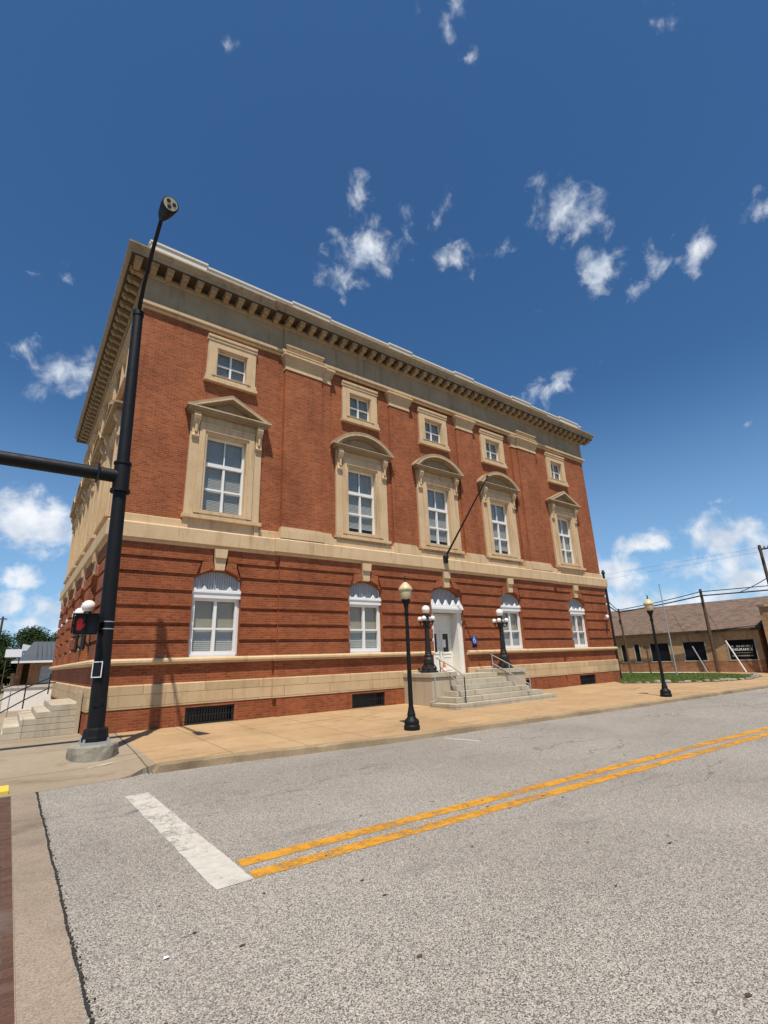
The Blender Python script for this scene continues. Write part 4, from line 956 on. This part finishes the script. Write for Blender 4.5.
for z, h, L_, al in ((.24, .13, 1.36, 0), (-.22, .05, 1.2, 0), (-.42, .09, 1.34, 0)):
    y = -L_/2
    while y < L_/2:
        w = rr.uniform(.04, .09)*(1 if h > .07 else .7)
        if rr.random() > .16: m.box(-.017, -.012, y, y+w*.7, z-h/2, z+h/2*rr.uniform(.6, 1))
        y += w
m.build('worn_small_lettering', M['trimgrey'], t)
m = MB(); m.box(26.0, 31, -9.8, -4.1, -.3, 4.3); t = thing('corner_shop_block', 'pale brick block at the right edge beside the shingled shop', 'building', (28, -7, 0)); sub(m.build('wall', M['tanbrick']), t)
m = MB(); m.box(25.9, 31.1, -9.9, -4.0, 4.3, 4.44); sub(m.build('coping', M['stone']), t)
# utility poles, cables
def util(name, label, x, y, h, r, arm=None, lean=(0, 0)):
    t = thing(name, label, 'utility pole', (x, y, -.1), 'wooden utility poles behind the lawn')
    MB().path([(0, 0, 0), (lean[0]*.5, lean[1]*.5, h/2), (lean[0], lean[1], h)], [r, r*.85, r*.7], 12).build('pole', M['polewood'], t, True)
    if arm:
        m = MB(); m.box(lean[0]-.06, lean[0]+.06, lean[1]-arm, lean[1]+arm*.2, h-.35, h-.25)
        for k in (-.95, -.5, .15): m.lathe([(.03, 0), (.05, .05), (.02, .14)], (lean[0], lean[1]+arm*k, h-.25), 8)
        m.build('cross_arm', M['polewood'], t)
    m = MB(); m.box(lean[0]-.12, lean[0]-.02, lean[1]-.06, lean[1]+.06, h-1.3, h-.9); m.build('bracket', M['cable'], t)
    return t
util('utility_pole', 'brown wooden utility pole standing before the shop windows', 25.6, -.86, 6.05, .13, None, (0, .0))
util('utility_pole', 'thin dark utility pole close to the right corner of the brick building', 25.6, 5.55, 5.25, .10, None, (0, .15))
util('utility_pole', 'tall dark utility pole with insulators cut off by the right edge', 25.0, -5.34, 8.45, .13, .5)
def wire(label, pts, r=.03, sag=.2):
    out = []
    for a, b in zip(pts, pts[1:]):
        a, b = Vector(a), Vector(b)
        for i in range(11):
            k = i/10; v = a.lerp(b, k); v.z -= sag*4*k*(1-k); out.append(v)
    clean = [out[0]]
    for v in out[1:]:
        if (v-clean[-1]).length > .01: clean.append(v)
    return tag(MB().path(clean, r, 6).build('overhead_cable', M['cable'], None, True), label, 'cable', 'overhead cables at the right')
wire('thick lower overhead cable running from the building corner past the utility poles', [(15.5, .95, 4.6), (25.55, 5.65, 4.85), (25.5, -.85, 5.45), (27.5, -14, 5.35)], .045, .05)
wire('upper overhead cable above the shop roof, parallel to the thick one', [(15.5, .95, 4.95), (25.55, 5.7, 5.05), (25.5, -.85, 5.75), (27.5, -14, 5.72)], .03, .08)
wire('thin high wire fanning out from the tall pole at the right edge, upper one', [(25, -5.7, 8.2), (27, 45, 9.6)], .005, .5)
wire('thin high wire fanning out from the tall pole at the right edge, lower one', [(25, -5.4, 7.9), (27, 45, 9.1)], .005, .6)
wire('short drop cable slanting down from the right edge to the thick cable', [(25.0, -5.34, 6.1), (25.6, -3.4, 5.42)], .025, .05)
t = thing('white_flagpole', 'slim white flagpole rising from the lawn', 'flagpole', (20.2, -.4, .0))
MB().path([(0, 0, 0), (0, 0, 2.5), (0, 0, 6.0)], [.05, .042, .025], 12).build('pole', M['steel'], t, True); MB().ball((0, 0, 6.04), .05, 8).build('finial', M['steel'], t)
for a, b, lab, mt in (((25.7, .55, 1.85), (25.7, -.15, -.06), 'grey slanted guy wire guard left of the wooden utility pole', 'steel'), ((25.7, -1.72, 2.15), (25.7, -2.55, -.02), 'white slanted guy wire guard in front of the lettered shop window', 'whitewall')):
    a, b = Vector(a), Vector(b); t = thing('guy_wire_guard', lab, 'guy wire guard', b, 'guy wire guards by the shop'); sub(MB().tube(b, a, .045).build('guard_tube', M[mt], None, True), t); sub(MB().tube(a, a+(a-b)*1.3, .012, n=6).build('guy_wire', M['cable']), t)
t = thing('sign_post', 'thin short brown sign post behind the lawn', 'post', (24.8, 3.55, -.05)); MB().tube((0, 0, 0), (0, 0, 2.1), .06).build('post', M['polewood'], t); MB().box(-.02, .02, -.25, .25, 1.85, 2.1).build('plate', M['polewood'], t)
t = thing('mast_pipe', 'dark metal mast rising behind the right corner of the brick building', 'mast', (15.5, .9, -.05)); MB().tube((0, 0, 0), (0, 0, 6.7), .085, .075).build('pipe', M['bronze'], t, True); MB().lathe([(.1, 6.7), (.13, 6.75), (.05, 6.95)], n=12).build('cap', M['bronze'], t)
# ---------------------------------------------------------------- left background
HB = thing('metal_roof_garage', 'small brick garage with a grey standing seam metal roof', 'building', (-11, 44, 0))
def H(m, name, mat): return sub(m.build(name, mat), HB)
m = MB(); m.box(-14.0, -13.2, 40, 40.3, -.3, 2.7); m.box(-14.9, -14.5, 41, 41.3, -.3, 2.7); m.box(-15.0, 2, 47, 47.3, -.3, 2.7); m.box(-13.8, -13.5, 40.3, 47, -.3, 2.7); m.box(-13.2, 2, 40.0, 40.3, 2.3, 2.7); m.box(-11.4, 2, 40, 40.3, -.3, 2.3); H(m, 'wall', M['redbrick2'])
m = MB(); m.box(-13.19, -11.41, 40.1, 40.2, -.3, 2.29)
for i in range(5): m.box(-13.15, -11.45, 40.07, 40.1, -.2+i*.5, .22+i*.5)
H(m, 'garage_door', M['garage'])
m = MB(); e = 2.72
m.add([(-15.4, 39.3, e), (3, 39.3, e), (3, 47.7, e), (-15.4, 47.7, e), (-13.9, 43.5, 4.6), (3, 43.5, 4.6), (-14.6, 41.4, 3.35), (-14.6, 45.6, 3.35)], [(0, 1, 5, 4, 6), (1, 2, 5), (2, 3, 7, 4, 5), (3, 0, 6, 7), (6, 4, 7), (0, 3, 2, 1)])
for i in range(44):
    x = -13.6+i*.36; m.add([(x, 39.32, e+.02), (x+.04, 39.32, e+.02), (x+.04, 43.45, 4.63), (x, 43.45, 4.63), (x, 39.32, e+.07), (x+.04, 39.32, e+.07), (x+.04, 43.45, 4.68), (x, 43.45, 4.68)], [(0, 1, 2, 3), (4, 7, 6, 5), (0, 4, 5, 1), (3, 2, 6, 7), (0, 3, 7, 4), (1, 5, 6, 2)])
H(m, 'roof', M['metalroof'])
m = MB(); m.box(-15.42, 3, 39.26, 39.30, e-.16, e+.02); H(m, 'fascia', M['signwhite'])
sheet('parking_lot', M['lot'], -18.5, 40, 8, 39, -.29)
struct(MB().box(-18, -8, 22, 22.3, -.3, .25).build('lot_kerb', M['lot']))
t = thing('roadside_sign', 'blank looking white sign board on two posts under the trees', 'sign', (-15.35, 38.0, -.3))
MB().box(-.58, .58, -.06, .06, 3.35, 4.0).build('sign_board', M['signwhite'], t); m = MB(); m.tube((-.45, .1, 0), (-.45, .1, 3.9), .05); m.tube((.45, .1, 0), (.45, .1, 3.9), .05); m.build('post', M['bark'], t)
t = thing('white_shed', 'white gabled shed behind the metal roofed garage', 'shed', (-13.6, 52, -.3))
MB().box(-.9, .9, -1.5, 2.5, 0, 4.3).build('wall', M['signwhite'], t); m = MB(Matrix.Translation((0, 0, 0))); m.plate([[(-1.05, 4.3), (1.05, 4.3), (1.05, 4.55), (-1.05, 5.0)]], -1.6, 2.6); m.build('roof', M['signwhite'], t)
t = thing('retaining_wall', 'low whitewashed wall in the sun beyond the side steps', 'wall', (-14.2, 14, -.3))
MB().prism_x([(-.15, 0), (.15, 0), (.15, 1.3), (-.15, 1.3)], -1.3, 1.6).build('wall', M['whitewall'], t); MB().box(-1.36, 1.66, -.2, .2, 1.302, 1.40).build('coping', M['lot'], t)
t = thing('old_post', 'weathered grey timber post left of the garage', 'post', (-15.2, 24, -.3)); MB().path([(0, 0, 0), (.05, 0, 1.1), (-.02, 0, 2.0)], [.16, .13, .12], 9).build('post', M['polewood'], t)
MB().box(-.3, .3, -.05, .05, 1.7, 1.82).build('crossbar', M['polewood'], t)
t = thing('distant_utility_pole', 'dark utility pole at the left edge above the trees', 'utility pole', (-17.2, 70, -.3)); MB().tube((0, 0, 0), (0, 0, 9.6), .17, .13).build('pole', M['polewood'], t); MB().box(-.5, .5, -.05, .05, 9.2, 9.35).build('cross_arm', M['polewood'], t)
def tree(label, x, y, h, w, seed, base=.22):
    r_ = random.Random(seed); t = thing('shade_tree', label, 'tree', (x, y, -.3), 'shade trees behind the garage')
    m = MB(); m.path([(0, 0, 0), (.1, 0, h*.25), (0, .1, h*.5), (.1, 0, h*.75)], [.32, .24, .16, .05], 8); lobes = []
    for i in range(26):
        a = r_.uniform(0, 6.28); q = r_.random()**.6; zz = h*(base+.12+(.86-base)*r_.random()); rad = w*.5*q*math.sin(math.pi*min(.95, max(.15, (zz/h-base)/(1-base)*.9+.1)))
        c = Vector((rad*math.cos(a), rad*math.sin(a), zz)); lobes.append((c, w*r_.uniform(.15, .24))); m.path([(0, 0, h*.3), (c.x*.5, c.y*.5, (h*.35+c.z)*.5), tuple(c)], [.10, .06, .02], 5)
    m.build('trunk', M['bark'], t)
    m = MB()
    for c, rr in lobes:
        for i in range(560):
            d = Vector((r_.gauss(0, 1), r_.gauss(0, 1), r_.gauss(0, 1))).normalized()*rr*r_.random()**.4; p = c+Vector((d.x, d.y, d.z*.75)); s = r_.uniform(.07, .15)
            u = Vector((r_.gauss(0, 1), r_.gauss(0, 1), r_.gauss(0, .6))).normalized(); v = u.orthogonal().normalized()*s*.6; u = u*s
            m.add([p-u, p+v, p+u, p-v], [(0, 1, 2, 3)])
    m.build('crown', M['leaf'], t)
for i, (lab, x, y, h, w) in enumerate((('dark green shade tree at the left edge behind the white sign board', -17.4, 57, 6.0, 8), ('broad dark green shade tree with the highest crown, left of the garage ridge', -13.6, 59, 6.5, 8), ('dark green shade tree right above the garage ridge', -10.3, 61, 6.2, 7), ('lower dark green shade tree next to the brick building', -6.8, 60, 6.3, 6.5), ('low bushy shade tree under the white sign board', -16.5, 45, 3.6, 4.6), ('shade tree mostly hidden behind the brick building', -2, 62, 7, 7))): tree(lab, x, y, h, w, 20+i)

tag(MB().add([(-14.30, -12.02, ROAD+.008), (-14.265, -12.03, ROAD+.014), (-14.255, -12.0, ROAD+.008), (-14.285, -11.985, ROAD+.012)], [(0, 1, 2, 3)]).build('paper_scrap', M['signwhite']), 'tiny white paper scrap lying on the asphalt in the foreground', 'litter')
